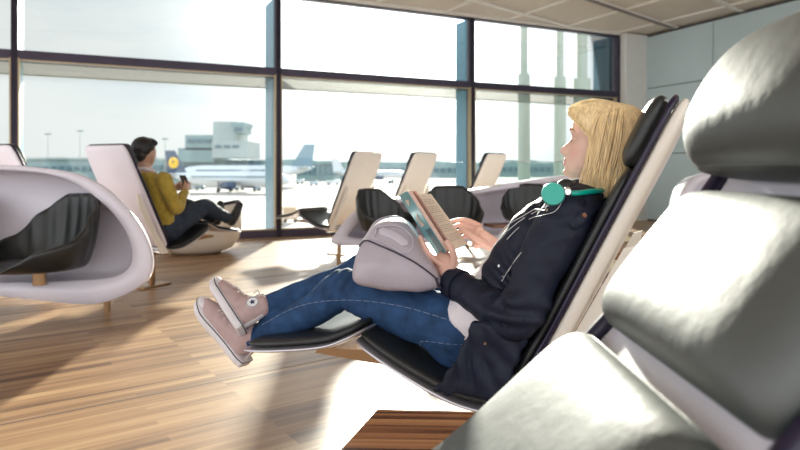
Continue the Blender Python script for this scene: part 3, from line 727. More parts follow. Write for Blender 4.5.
# far (right) hand on the right-hand page
PF = L(481, 238, 2.11)
bd.tube([W_f, W_f.lerp(PF, .5), PF], [.024, .027, .031], 16, flat=(V((.2, 1, -.1)), .70))
bd.tube([L(479, 229, 2.115), L(478, 236, 2.115), L(476, 245, 2.11)], [.015, .019, .015], 14)
ff = [[L(480, 226, 2.12), L(469, 221, 2.13), L(459, 220, 2.135), L(450, 222, 2.125)],
      [L(479, 231, 2.12), L(469, 226, 2.14), L(460, 225, 2.145), L(451, 228, 2.135)],
      [L(478, 236, 2.12), L(469, 231, 2.145), L(461, 231, 2.15), L(453, 234, 2.14)],
      [L(477, 241, 2.115), L(470, 237, 2.14), L(463, 237, 2.145), L(457, 240, 2.14)]]
for i, f_ in enumerate(ff): finger(bd, f_, .0098 - .001 * (i == 3), .0073)
finger(bd, [L(486, 244, 2.095), L(477, 239, 2.07), L(469, 234, 2.065), L(461, 229, 2.07)], .0135, .0085)
me = remesh(bd, .0030, sm=3, fac=.4)
ca = me.color_attributes.new('tone', 'FLOAT_COLOR', 'POINT')
lipc = H(.106, 0, -.066); cheek = H(.07, .05, -.035); base = V((.80, .53, .42))
hn, hf = PAL, PF
for i, v in enumerate(me.vertices):
    c = base.copy(); d_ = v.co - lipc
    q = H(0, 0, 0) - v.co
    fz = WINV  # noqa
    rel = v.co - HC; rel = rel / HS; cf = -(rel.x * math.cos(PIT)) + rel.z * math.sin(PIT); chh = rel.z * math.cos(PIT) + rel.x * math.sin(PIT)
    if cf > .088 and abs(rel.y) < .024 * math.sqrt(max(0, 1 - ((chh + .066) / .0135) ** 2)) if abs(chh + .066) < .0135 else False: c = V((.60, .20, .19))
    k = math.exp(-((v.co - cheek).length / .024) ** 2); c = c.lerp(V((.80, .40, .33)), .6 * k)
    if (v.co - hn).length < .13 or (v.co - hf).length < .11: c = V((.80, .50, .40))
    ca.data[i].color = (c.x, c.y, c.z, 1)
body = mobj('body', me, skin, W)
# lashes, brow, nails
q = MB()
for s in (1, -1):
    q.tube([H(.083, .020 * s, -.006), H(.0868, .028 * s, -.0085), H(.0845, .036 * s, -.008), H(.078, .044 * s, -.0035)], [.0010, .0021, .0021, .0010], 6, n=10)
q.build('eyelashes', M['brow'], W)
q = MB()
for s in (1, -1):
    q.tube([H(.093, .016 * s, .021), H(.092, .028 * s, .026), H(.084, .041 * s, .025), H(.073, .050 * s, .019)], [.0012, .0024, .002, .0008], 8, n=12)
q.build('eyebrows', mat('brow_blonde', (.45, .27, .14), .7, var=.1), W)

# jeans
jn = MB()
jn.tube([V((-.155, -.095, .49)), V((-.155, .095, .49))], [.116, .116], 22)
jn.tube([V((-.06, -.07, .50)), V((-.06, .07, .50))], [.115, .115], 22)
for a, k_, c in ((hipn, kn, an), (hipf, kf, af)):
    jn.tube([a, a.lerp(k_, .35) + V((0, 0, -.006)), k_.lerp(a, .15), k_, k_.lerp(c, .3) + V((0, 0, -.012)), c], [.103, .090, .070, .066, .058, .043], 24, n=40)
me = remesh(jn, .0065, sm=7, disp=.0035, dscale=17)
for v in me.vertices:   # creases behind the knee and at the hip
    for c0, dd, am in ((kn, (kn - hipn).normalized(), .0035), (kf, (kf - hipf).normalized(), .003), (hipn + V((-.02, 0, .03)), (kn - hipn).normalized(), .004), (an, (an - kn).normalized(), .003)):
        t_ = (v.co - c0).dot(dd); r_ = (v.co - c0).length
        if r_ < .16: v.co += v.normal * am * math.sin(t_ * 190 + 30 * v.co.z) * math.exp(-(r_ / .08) ** 2)
jb = [v.co.copy() for v in me.vertices]; jf = [tuple(p.vertices) for p in me.polygons]
jeans = mobj('jeans', me, M['denim'], W); jbvh = BVHTree.FromPolygons(jb, jf)
def onto(bvh, pts, off=.001, n=60):
    out = []
    cam = WINV @ V((0, 0, CH))
    for p in catmull(pts, n):
        d_ = (p - cam).normalized(); h = bvh.ray_cast(cam, d_)
        if h[0] is not None: out.append(h[0] + h[1] * off)
    return out
def dashed(mb, pts, r, on=2, off=1):
    i = 0
    while i + on < len(pts):
        if all((pts[k + 1] - pts[k]).length < .03 for k in range(i, i + on)): mb.tube(pts[i:i + on + 1], r, 5, taper=False)
        i += on + off
q = MB(); dashed(q, onto(jbvh, [L(262, 325, 2), L(300, 306, 2), L(345, 300, 2), L(400, 306, 2), L(455, 322, 2)], n=110), .0011, 3, 1); q.build('thigh_seam', M['stitch'], jeans); q = MB()
dashed(q, onto(jbvh, [L(424, 352, 2), L(421, 346, 2), L(423, 341, 2), L(450, 344, 2), L(475, 345, 2)], n=50), .0010, 2, 1)
dashed(q, onto(jbvh, [L(421, 346, 2), L(420, 352, 2), L(424, 362, 2)], n=20), .0010, 2, 1)
q.build('pocket_seam', M['stitch'], jeans)

# shirt: torso slab that shows where the jacket is open
def torso(mb, rows, n=30):
    """rows: t along spine, half width, half depth, shift towards the back"""
    R = []
    for t_, hw, hd, sb, cb in rows:
        c = V((-.10 + .27 * t_, cb, .50 + .36 * t_)); fr = V((-.8, 0, .6)); c = c - fr * sb
        R.append([c + fr * hd * math.copysign(abs(math.cos(a)) ** .8, math.cos(a)) + V((0, 1, 0)) * hw * math.copysign(abs(math.sin(a)) ** .8, math.sin(a)) for a in (2 * PI * k / n for k in range(n))])
    mb.rings(R)
sb = MB()
torso(sb, [(.0, .205, .138, .0, 0), (.03, .214, .145, .0, 0), (.16, .206, .138, .0, 0), (.36, .168, .120, -.004, 0), (.6, .150, .118, -.008, 0), (.82, .155, .120, -.010, 0), (.98, .11, .09, .0, 0)])
sb.tube([V((.222, 0, .945)), V((.20, 0, .92)), V((.18, 0, .87))], [.060, .068, .085], 20, taper=False)
sb.tube([V((.218 + .062 * math.cos(2 * PI * k / 28), .062 * math.sin(2 * PI * k / 28), .948 + .022 * math.cos(2 * PI * k / 28))) for k in range(29)], .0115, 10, taper=False)
me = remesh(sb, .0065, sm=6, disp=.0045, dscale=13, seed=4); mobj('white_shirt', me, M['shirt'], W)

# jacket
jk = MB()
torso(jk, [(-.20, .185, .060, .080, 0), (-.08, .192, .085, .055, 0), (.1, .192, .110, .028, 0), (.35, .190, .130, .008, 0), (.6, .188, .132, -.002, 0), (.82, .186, .126, -.004, 0), (1.0, .160, .100, .0, 0), (1.08, .09, .08, .004, 0)])
for s in (-1, 1): jk.tube([V((.185, .06 * s, .915)), (S_n if s < 0 else S_f) + V((0, 0, -.004))], [.052, .066], 18)
jk.tube([V((.20, -.13, .888)), V((.225, -.06, .905)), V((.24, 0, .912)), V((.225, .06, .905)), V((.20, .13, .888))], [.058, .05, .045, .05, .058], 18)
jk.prism([L(x, y, 1.695) for x, y in ((472, 322), (466, 340), (452, 366), (432, 391), (446, 397), (462, 395), (478, 399), (497, 401), (508, 394), (512, 372), (530, 330))], V((.0, .035, 0)))
jk.tube([V((.105, .055, .900)), V((.16, .088, .912)), V((.225, .080, .925)), V((.262, 0, .928)), V((.225, -.080, .925)), V((.16, -.088, .912)), V((.105, -.055, .900))], [.014, .019, .020, .020, .020, .019, .014], 14, n=30)
SPINE = V((.27, 0, .36)).normalized(); FRONT = V((-.8, 0, .6))
def crease(me, lst, hi=.2):
    for v in me.vertices:
        for c0, dd, am, sg in lst:
            t_ = (v.co - c0).dot(dd); r_ = (v.co - c0).length
            if r_ < hi: v.co += v.normal * am * math.sin(t_ * 115 + 40 * v.co.x + 4 * noise.noise(v.co * 9)) * math.exp(-(r_ / sg) ** 2)
me = remesh(jk, .006, sm=5, disp=.006, dscale=12, seed=9)
crease(me, [(V((.02, -.17, .62)), V((.6, .2, .77)), .011, .13), (V((.10, -.14, .82)), V((.9, .2, -.3)), .004, .10), (L(470, 375, 1.69), V((.9, 0, .2)), .007, .09)])
b = bmesh.new(); b.from_mesh(me); dead = []
for v in b.verts:
    r_ = v.co - V((-.10, 0, .50)); t_ = r_.dot(SPINE) / .45; d_ = (r_ - SPINE * (t_ * .45)).dot(FRONT)
    wcut = interp([(-.4, .25), (.12, .22), (.3, .150), (.5, .118), (.8, .085), (1.0, .055), (1.1, .03)], t_)
    if -.4 < t_ < 1.12 and d_ > (.0 if t_ < .15 else .045) and abs(v.co.y) < wcut and v.co.y > -.225: dead.append(v)
bmesh.ops.delete(b, geom=dead, context='VERTS')
for _ in range(10):
    mv = {}
    for v in b.verts:
        if v.is_boundary:
            nb = [e_.other_vert(v) for e_ in v.link_edges if e_.is_boundary]
            if len(nb) == 2: mv[v] = (nb[0].co + nb[1].co) * .25 + v.co * .5
    for v, c in mv.items(): v.co = c
b.to_mesh(me); b.free()
jacket = mobj('navy_jacket', me, M['navy'], W); md = jacket.modifiers.new('th', 'SOLIDIFY'); md.thickness = .005; md.offset = 0
allv = [v.co.copy() for v in me.vertices]; allf = [tuple(p.vertices) for p in me.polygons]
for S_, E_, W_, sc in ((S_n, E_n, W_n, 1.0), (S_f, E_f, W_f, .97)):
    sl_ = MB(); out_ = V((0, -.004 if S_ is S_n else .004, -.008))
    sl_.tube([S_ + V((.004, 0, .004)), S_.lerp(E_, .5) + out_, E_ + V((.012, 0, -.012)), E_.lerp(W_, .5) + V((0, 0, -.006)), E_.lerp(W_, .94)], [.076 * sc, .068 * sc, .060 * sc, .052 * sc, .044 * sc], 24, n=40)
    me = remesh(sl_, .006, sm=4, disp=.005, dscale=14, seed=5)
    crease(me, [(E_, (W_ - E_).normalized(), .009, .08), (E_, (E_ - S_).normalized(), .009, .10), (S_, (E_ - S_).normalized(), .004, .08), (W_, (W_ - E_).normalized(), .004, .06)])
    o_ = mobj('sleeve', me, M['navy'], jacket); k0 = len(allv); allv += [v.co.copy() for v in me.vertices]; allf += [tuple(i + k0 for i in p.vertices) for p in me.polygons]
kbvh = BVHTree.FromPolygons(allv, allf)
q = MB(); c = E_n.lerp(W_n, .90); d_ = (W_n - E_n).normalized(); q.tube([c - d_ * .022, c + d_ * .022], [.050, .047], 28, taper=False); q.build('cuff', M['navy'], jacket)
q = MB(); c = E_f.lerp(W_f, .92); d_ = (W_f - E_f).normalized(); q.tube([c - d_ * .02, c + d_ * .02], [.048, .045], 28, taper=False); q.build('cuff', M['navy'], jacket)
def hit(x, y, bvh=None, off=.002):
    cam = WINV @ V((0, 0, CH)); d_ = (L(x, y, 2) - cam).normalized(); h = (bvh or kbvh).ray_cast(cam, d_)
    return (h[0] + h[1] * off, h[1]) if h[0] is not None else (L(x, y, 1.75), V((0, -1, 0)))
# epaulette with its button, snaps, cord
p1, n1 = hit(583, 216); p2, n2 = hit(596, 205); p3, n3 = hit(575, 224)
q = MB(); q.tube([p3, p1, p2], [.015, .015, .014], 12, n=10, flat=(n1, .22)); q.build('epaulette', M['navy'], jacket)
q = MB(); pb = p1 + n1 * .004; q.cyl(pb - n1 * .003, pb + n1 * .003, .0065, 18); q.build('button', mat('brown_button', (.22, .09, .05), .4, var=.1), jacket)
for x, y in ((548, 211), (500, 266), (466, 339), (485, 343), (504, 276)):
    p_, n_ = hit(x, y); q = MB(); q.cyl(p_ - n_ * .002, p_ + n_ * .003, .0042, 14); q.build('snap', M['chrome'], jacket)
q = MB(); q.tube([hit(508, 272, off=.004)[0], hit(512, 268, off=.006)[0], hit(505, 277, off=.006)[0], hit(502, 281, off=.005)[0]],   .0010, 6, n=12)
q.tube([hit(522, 253, off=.003)[0], hit(515, 262, off=.003)[0], hit(508, 271, off=.003)[0]], .0008, 6, n=10); q.build('drawcord', M['wire'], jacket)

# hair: bob made of a base sheet and strands
def strand(phi, side, k=1.0, ln=0.0, sw=0.0):
    c, s = math.cos(phi), math.sin(phi) * side
    if phi < 1.25:      # fringe swept from the brow back to the side
        u = phi / 1.25
        K = [H(-.012, .006 * side, .114), H(.055 * c + .01, .045 * s, .1125), H(.108 * k - .014 * u, (.006 + .056 * u) * side, .080 - .01 * u), H(.087 - .03 * u, (.062 + .022 * u) * side * k, .050 - .018 * u), H(.030 - .018 * u, .087 * side * k, .004), H(.018 - .012 * u, .092 * side * k, -.055), H(.016 - .012 * u + sw, .086 * side * k, -.122 - .02 * u + ln)]
    else:
        u = (phi - 1.25) / (PI - 1.25)
        K = [H(-.012, .006 * side, .114), H(.055 * c - .01, .052 * s, .109), H(.098 * c * k - .006, .078 * s * k, .070), H(.116 * c * k - .006, .089 * s * k, .015), H(.114 * c * k - .006, .093 * s * k, -.045), H(.110 * c * k + sw - .006, .092 * s * k, -.100 + .010 * u), H(.102 * c * k + sw - .006, .087 * s * k, -.145 + .030 * u + ln)]
    return K
hr = MB()
for side in (1, -1):
    for jj in range(560):
        phi = random.uniform(.12, PI + .05); kk = random.uniform(.97, 1.055)
        hr.tube(strand(phi, side, kk, random.uniform(-.012, .016), random.uniform(-.008, .012)), [.0010, .0017, .0019, .0019, .0018, .0015, .0004], 4, n=15, taper=False)
for i in range(60):
    side = random.choice((1, 1, -1)); K = strand(random.uniform(.2, PI), side, random.uniform(1.03, 1.10), random.uniform(-.02, .01), random.uniform(-.02, .02)); hr.tube(K, .0006, 3, n=14, taper=False)
hairb = MB(); rows = []
phis = [.12 + (PI - .12) * i / 30 for i in range(31)]
seq = [(p, 1) for p in phis] + [(p, -1) for p in phis[::-1][1:]]
for p_, sd in seq: rows.append(catmull(strand(p_, sd, .985), 22))
n = 22; v_ = [q_ for r_ in rows for q_ in r_]; f_ = []
for i in range(len(rows) - 1):
    for k in range(n - 1): f_.append((i * n + k, i * n + k + 1, (i + 1) * n + k + 1, (i + 1) * n + k))
hairb.add(v_, f_); hairb.add(hr.v, hr.f); hairb.build('blonde_hair', M['hair'], W, angle=0)

# shoes
def shoe(prefix, heel, toe, knee, sideflip, badge):
    Fd = (toe - heel).normalized(); Ln = (toe - heel).length; U = (knee - heel); U = (U - Fd * U.dot(Fd)).normalized(); S = Fd.cross(U)
    def P(f, s, u): return heel + Fd * f * Ln + S * s + U * u
    up = MB()
    up.tube([P(.17, 0, .042), P(.45, 0, .043), P(.72, 0, .034), P(.88, 0, .028)], [.036, .040, .040, .030], 20, n=20)
    up.tube([P(.17, 0, .045), P(.20, 0, .075), P(.18, 0, .096), P(.17, 0, .112)], [.036, .040, .039, .040], 20, n=16)
    up.tube([P(.2, 0, .08), P(.5, 0, .050)], [.036, .030], 18)
    me = remesh(up, .0045, sm=5, disp=.0018, dscale=30)
    o = mobj('shoe', me, M['canvas'], W); bv = BVHTree.FromObject(o, bpy.context.evaluated_depsgraph_get())
    so = MB(); R = []; prof = [(0, .024), (.03, .032), (.12, .037), (.3, .036), (.5, .040), (.7, .047), (.85, .044), (.95, .032), (1.0, .014)]
    pts = [(f, w_) for f, w_ in prof] ; out = [(f, w_) for f, w_ in pts] + [(f, -w_) for f, w_ in pts[::-1]]
    oc = catmull([V((f, w_, 0)) for f, w_ in out], 60, True)
    for u_, sc_ in ((-.004, .93), (0, 1.0), (.024, 1.0), (.027, .93), (.027, .6)):
        R.append([P(.5 + (q_.x - .5) * sc_, q_.y * sc_, u_ + (.012 * max(0, q_.x - .8) / .2)) for q_ in oc])
    so.rings(R); sole = so.build('sole', M['rubber'], o, angle=50)
    q = MB(); q.tube([P(q_.x, q_.y * 1.015, .0215 + (.012 * max(0, q_.x - .8) / .2)) for q_ in oc + oc[:1]], .0021, 6, taper=False); q.build('stripe', M['rubstripe'], sole)
    q = MB(); q.ell(P(.88, 0, .030), (.040, .030, .024), Matrix((Fd * 1.0, S * 1.18, U)).transposed(), 24, 14); q.build('toe_cap', M['rubber'], o)
    q = MB()
    for i in range(6):
        f0 = .66 - .068 * i; u0 = .080 + i * .006
        for s_ in (-1, 1):
            a = P(f0, .020 * s_, u0 - .015 + .004 * i); b_ = P(f0 - .05, -.020 * s_, u0 - .010 + .006 * i); m_ = P(f0 - .025, 0, u0 + .004 + .006 * i)
            pts = [a, m_, b_]; res = []
            for c in catmull(pts, 9):
                h_ = bv.find_nearest(c); res.append(h_[0] + h_[1] * .0028 if h_[0] is not None else c)
            q.tube(res, .0017, 6, taper=False)
    q.tube([P(.30, .01, .125), P(.36, .03, .128), P(.33, .038, .112), P(.28, .02, .12), P(.36, -.02, .13), P(.33, -.036, .112)], .002, 6, n=24); q.build('laces', M['lace'], o)
    q = MB(); q.tube([P(.04, .0, .03), P(.02, 0, .07), P(.035, 0, .12)], [.012, .011, .010], 10, flat=(Fd, .3)); q.build('heel_strip', M['rubber'], o)
    cam = WINV @ V((0, 0, CH)); s_ = -1 if (S.dot(cam - heel) < 0) else 1
    for i in range(6):
        a = P(.60 - .068 * i, s_ * .028, .066 + .009 * i); h_ = bv.find_nearest(a)
        if h_[0] is not None:
            q = MB(); q.cyl(h_[0] - h_[1] * .001, h_[0] + h_[1] * .0012, .0032, 12); q.build('eyelet', M['chrome'], o)
    if badge:
        h_ = bv.find_nearest(P(.20, s_ * .06, .092)); c, nn = h_[0], h_[1].normalized(); x_ = U.cross(nn).normalized(); y_ = nn.cross(x_)
        q = MB(); q.cyl(c - nn * .002, c + nn * .0022, .0215, 32); bb = q.build('ankle_badge', M['badge'], o, smooth=False)
        q = MB(); q.tube([c + nn * .0022 + (x_ * math.cos(2 * PI * k / 32) + y_ * math.sin(2 * PI * k / 32)) * .0195 for k in range(33)], .0011, 5, taper=False)
        q.prism([c + nn * .002 + (x_ * math.sin(2 * PI * k / 10) + y_ * math.cos(2 * PI * k / 10)) * (.0118 if k % 2 == 0 else .0048) for k in range(10)], nn * .0015); q.build('star', M['badgeblue'], bb, smooth=False)
    # ankle sock line / skin
    return o
shoe('near', L(244, 366, 2.20), L(196, 304, 2.31), kn, 1, False)
shoe('far', L(239, 333, 2.12), L(208, 285, 2.26), kf, 1, True)

# ------------------------------------------------------------------ what she has with her
def world(o): return o
bk = thing('open_book', 'open paperback with teal cover held up in both hands', 'book', px(438, 256, 2.0))
bo = bk.location.copy()
S1, S0 = px(438, 256, 2.0) - bo, px(399, 195, 2.03) - bo
N1, N0 = px(446.5, 252, 1.885) - bo, px(407.5, 191, 1.915) - bo
F1, F0 = px(467, 245, 2.09) - bo, px(430, 194, 2.12) - bo
def slab(mb, a, b_, c, d_, n_, th, inset=0.0):
    ce_ = (a + b_ + c + d_) / 4; q_ = [p + (ce_ - p) * inset for p in (a, b_, c, d_)]; mb.prism(q_, n_ * th)
nn_ = (S0 - S1).cross(N1 - S1).normalized(); nf_ = (S0 - S1).cross(F1 - S1).normalized()
if nn_.dot(F1 - S1) < 0: nn_ = -nn_
if nf_.dot(N1 - S1) < 0: nf_ = -nf_
q = MB(); slab(q, S1, S0, N0, N1, nn_, -.0015); slab(q, S1, S0, F0, F1, nf_, -.0015); cov = q.build('cover', M['cover'], bk, smooth=False)
q = MB()   # pale picture and dark band on the cover
def onc(u, v_): return S1.lerp(S0, u).lerp(N1.lerp(N0, u), v_) - nn_ * .0022
q = MB(); q.prism([onc(.45, .25), onc(.60, .3), onc(.66, .62), onc(.56, .48), onc(.47, .7)], -nn_ * .0004); q.build('cover_print', M['paper'], cov, smooth=False); q = MB(); q.prism([onc(.80, .3), onc(.90, .35), onc(.88, .7), onc(.82, .5)], -nn_ * .0004); q.build('cover_print', M['paper'], cov, smooth=False)
q = MB(); q.prism([onc(.02, .45), onc(.40, .45), onc(.40, .95), onc(.02, .95)], -nn_ * .0003); q.build('cover_band', mat('cover_navy', (.03, .10, .13), .4, var=.3, vscale=40), cov, smooth=False)
q = MB(); slab(q, S1, S0, N0, N1, nn_, .012, .02); q.build('page_block', M['pageedge'], bk, smooth=False)
q = MB(); slab(q, S1, S0, F0, F1, nf_, .006, .02); pg = q.build('page_block', M['paper'], bk, smooth=False)
for ang in (.16,):   # loose leaves standing between the halves
    a = N1.lerp(F1, ang); b_ = N0.lerp(F0, ang); l1 = S1 + (a - S1).normalized() * .122; l0 = S0 + (b_ - S0).normalized() * .122
    if ang < .5:
        q = MB(); q.prism([S1, S0, l0, l1], (.0006, .0002, 0)); q.build('leaf', M['paper'] if ang > .3 else M['pageedge'], bk, smooth=False)
q = MB()
def onp(u, v_): return S1.lerp(S0, u).lerp(F1.lerp(F0, u), v_) + nf_ * .0064
for i in range(24):
    u = .10 + i * .034; e_ = .9 if i % 5 else .55
    v_ = .14
    while v_ < e_:
        w_ = random.uniform(.06, .16); w_ = min(w_, e_ - v_ + .01); q.prism([onp(u, v_), onp(u + .012, v_), onp(u + .012, v_ + w_), onp(u, v_ + w_)], nf_ * .0002); v_ += w_ + .025
q.build('printed_lines', M['ink'], pg, smooth=False)

# handbag on her lap
bg = thing('handbag', 'lilac-grey leather handbag with dark piping lying on her lap', 'bag', px(398, 288, 2.0))
g0 = bg.location.copy()
out = [(353, 280), (354, 262), (359, 246), (366, 236), (374, 226), (386, 221), (404, 222), (414, 232), (420, 244), (428, 256), (440, 274), (440, 286), (424, 291), (400, 291), (372, 288)]
m = MB(); n = 72
cp_ = sum((V((x, 0, y)) for x, y in out), V((0, 0, 0))) / len(out); oc = catmull([V((x, 0, y)) for x, y in out], n, True)
R = []
for Y, s in ((1.835, .30), (1.838, .62), (1.845, .86), (1.865, .96), (1.90, 1.0), (1.97, .99), (2.03, .965), (2.09, .92), (2.11, .82), (2.118, .5)):
    ring = []
    for p in oc:
        x = cp_.x + (p.x - cp_.x) * s; y = cp_.z + (p.z - cp_.z) * s
        # upright back, the front drops away from the piping line
        w_ = px(x, y, 1.9) ; w_.y = Y + .10 * max(0, (262 - y) / 45) * (1 if Y < 1.95 else .3)
        w_ += V((0, 0, .004 * noise.noise(V((x * .06, Y * 20, y * .06)))))
        ring.append(w_ - g0)
    R.append(ring)
m.rings(R); o = m.build('body', M['bag'], bg, angle=0); sb_ = o.modifiers.new('s', 'SUBSURF'); sb_.levels = 1; sb_.render_levels = 1
bpy.context.view_layer.update(); bbv = BVHTree.FromPolygons([v.copy() for v in m.v], m.f)
def onbag(pts, off=.003, n=40):
    cam = V((0, 0, CH)) - g0; res = []
    for p in catmull([V((x, 0, y)) for x, y in pts], n):
        h_ = bbv.ray_cast(cam, ((px(p.x, p.z, 1.9) - g0) - cam).normalized())
        if h_[0] is not None: res.append(h_[0] + h_[1].normalized() * off * (1 if h_[1].dot(cam - h_[0]) > 0 else -1))
    return res
q = MB(); q.tube(onbag([(360, 247), (366, 241), (380, 246), (400, 255), (420, 266), (437, 279)]), .0026, 8, taper=False); q.build('piping', M['piping'], bg)
q = MB(); q.tube(onbag([(376, 233), (378, 228), (392, 226), (403, 229), (412, 239), (411, 250), (404, 254), (394, 249), (378, 240), (373, 238), (376, 233)], n=50), .0024, 8, taper=False); q.build('pocket_seam', M['baglight'], bg)
q = MB(); pr_ = onbag([(383, 232), (394, 236), (404, 243)], off=.004, n=12); q.tube(pr_, .014, 14, flat=(V((.1, -1, .5)), .3)); q.build('flap', M['baglight'], bg)
q = MB(); q.tube([px(x, y, Y) - g0 for x, y, Y in ((362, 245, 1.99), (368, 236, 1.99), (378, 222, 2.02), (396, 218, 2.06), (410, 226, 2.06), (418, 240, 2.05))], .008, 12, n=40, flat=(V((0, 1, 0)), .5)); q.build('handle', M['bag'], bg)
q = MB(); q.tube([px(x, y, Y) - g0 for x, y, Y in ((418, 246, 1.93), (424, 262, 1.88), (436, 280, 1.85), (440, 288, 1.86))], .004, 8, n=24); q.build('strap', M['piping'], bg)

# headphones round her neck
hp = thing('headphones', 'teal over-ear headphones hanging round the reading person\'s neck', 'headphones', OW + V((0, 0, .92)), RZ)
h0 = V((0, 0, .92))
def hl(x, y, Y): return L(x, y, Y) - h0
pc_ = hit(560, 199, off=0)[0]; ccup = hl(553, 194, (WI @ pc_).y - .012); ax = (WINV.to_3x3() @ V((-.25, -1, .10))).normalized()
q = MB(); q.cyl(ccup, ccup + ax * .014, .0320, 40, .029); cu = q.build('ear_cup', M['teal'], hp)
q = MB(); q.cyl(ccup - ax * .004, ccup + ax * .002, .0325, 40); q.build('cup_ring', M['trim'], cu)
q = MB(); q.ell(ccup - ax * .016, (.032, .032, .016), ax.to_track_quat('Z', 'Y').to_matrix()); q.build('ear_pad', M['leather'], hp)
cf = ccup + V((.01, .15, .005)); q = MB(); q.cyl(cf, cf - ax * .014, .0335, 40, .031); q.build('ear_cup', M['teal'], hp)
q = MB(); q.ell(cf + ax * .014, (.032, .032, .016), ax.to_track_quat('Z', 'Y').to_matrix()); q.build('ear_pad', M['leather'], hp)
def onj(x, y, off=.009): return hit(x, y, off=off)[0] - h0
q = MB(); q.tube([onj(564, 196), onj(576, 196), onj(588, 194), onj(599, 192.5), hl(612, 189.5, 1.82), hl(612, 189.5, 1.87), hl(598, 190, 1.93)], [.0075] * 7, 12, n=40, flat=(V((1, 0, .3)), .6)); q.build('headband', M['teal'], hp)
q = MB(); hg = onj(567, 196, .012); q.ell(hg, (.012, .008, .014)); q.cyl(hg + ax * .004, hg + ax * .011, .008, 20); q.build('hinge', M['chrome'], hp)
q = MB()
def cw(pts, r=.0010, n=40):
    q.tube([hit(x, y, kbvh, o_)[0] - h0 for x, y, o_ in pts], r, 6, n=n)
cw([(552, 206, .012), (545, 210, .01), (535, 214, .006), (523, 221, .006), (512, 229, .006), (505, 236, .008)])
cw([(551, 204, .014), (546, 212, .008), (537, 211, .008), (524, 218, .007), (509, 227, .008), (500, 240, .01)])
cw([(563, 203, .01), (556, 212, .006), (544, 216, .005), (530, 220, .005), (518, 230, .005), (508, 240, .006)], .0008)
q.build('cable', M['wire'], hp)

# ------------------------------------------------------------------ the man
MI = Matrix.Translation(man_loc) @ Matrix.Rotation(man_rz, 4, 'Z')
Mn = thing('person', 'dark-haired person in mustard sweater seated on lounger, looking at a phone', 'person', man_loc, man_rz)
# local: +x backwards, +y to his left seen from behind is to our right
hc = V((.075, .0, 1.125))
bd = MB(); bd.ell(hc + V((0, 0, .01)), (.098, .078, .115)); bd.ell(hc + V((-.03, 0, -.05)), (.062, .055, .065)); bd.tube([hc + V((-.09, 0, .0)), hc + V((-.112, 0, -.03)), hc + V((-.09, 0, -.045))], [.008, .013, .009], 8)
for s in (-1, 1): bd.ell(hc + V((.0, .078 * s, -.01)), (.020, .009, .032))
bd.tube([hc + V((.015, 0, -.06)), V((.07, 0, .98)), V((.05, 0, .88))], [.05, .055, .08], 14)
bd.tube([V((.05, 0, .90)), V((-.02, 0, .70)), V((-.08, 0, .52))], [.10, .10, .11], 16)
ms = {1: (V((.05, .185, .905)), V((-.03, .245, .665)), V((-.235, .14, .80))), -1: (V((.05, -.185, .905)), V((-.03, -.24, .67)), V((-.225, -.05, .79)))}
for s in (-1, 1):
    a, e_, w_ = ms[s]; bd.tube([a, e_, w_], [.045, .036, .026], 12)
    hnd = w_ + V((-.055, -.035 * s, .035)); bd.tube([w_, hnd], [.026, .030], 12, flat=(V((0, 1, 0)), .75))
    for i in range(4): bd.tube([hnd + V((-.015, 0, -.022 + .016 * i)), hnd + V((-.052, -.01 * s, -.018 + .017 * i)), hnd + V((-.058, -.04 * s, -.012 + .016 * i))], [.0095, .009, .0075], 8, n=8)
    bd.tube([hnd + V((.01, -.01 * s, .02)), hnd + V((-.015, -.03 * s, .045)), hnd + V((-.03, -.042 * s, .055))], [.012, .010, .008], 8, n=8)
me = remesh(bd, .0055, sm=3); ca = me.color_attributes.new('tone', 'FLOAT_COLOR', 'POINT')
for i in range(len(me.vertices)): ca.data[i].color = (.55, .33, .24, 1)
mobj('body', me, skin, Mn)
hb = MB(); hb.ell(hc + V((.022, 0, .040)), (.100, .088, .098)); hb.ell(hc + V((-.035, 0, .085)), (.078, .072, .044)); hb.ell(hc + V((.06, 0, -.02)), (.050, .066, .055)); hb.ell(hc + V((-.062, .0, .082)), (.045, .058, .026))
me = remesh(hb, .006, sm=2, disp=.003, dscale=45); mobj('black_hair', me, M['black'], Mn)
sw = MB()
R = []
for t_, hw, hd in ((0, .17, .12), (.15, .185, .13), (.5, .18, .125), (.85, .195, .115), (1.0, .16, .09), (1.08, .085, .07)):
    c = V((-.07 + .13 * t_, 0, .49 + .44 * t_)); R.append([c + V((hd * math.cos(a), hw * math.sin(a), 0)) for a in (2 * PI * k / 28 for k in range(28))])
sw.rings(R)
for s in (-1, 1):
    a, e_, w_ = ms[s]; sw.tube([a, a.lerp(e_, .5) + V((.01, 0, 0)), e_, e_.lerp(w_, .5), e_.lerp(w_, .95)], [.072, .062, .055, .048, .036], 16, n=24)
me = remesh(sw, .009, sm=5, disp=.007, dscale=11, seed=3); mobj('mustard_sweater', me, M['mustard'], Mn)
q = MB(); q.tube([V((.065 + .058 * math.cos(2 * PI * k / 24), .060 * math.sin(2 * PI * k / 24), .985 + .012 * math.cos(2 * PI * k / 24))) for k in range(25)], .014, 10, taper=False); q.build('white_collar', M['shirt'], Mn)
tr = MB(); tr.tube([V((-.1, -.09, .50)), V((-.1, .09, .50))], [.13, .13], 18)
mk = {}
for s in (-1, 1):
    k_ = V((-.50, .12 * s, .645)); a_ = V((-.86, .09 * s, .515)); mk[s] = a_
    tr.tube([V((-.12, .09 * s, .50)), k_.lerp(V((-.12, .09 * s, .5)), .5), k_, k_.lerp(a_, .4), a_], [.11, .095, .075, .066, .05], 18, n=28)
me = remesh(tr, .009, sm=5, disp=.006, dscale=14); mobj('dark_jeans', me, M['denimdark'], Mn)
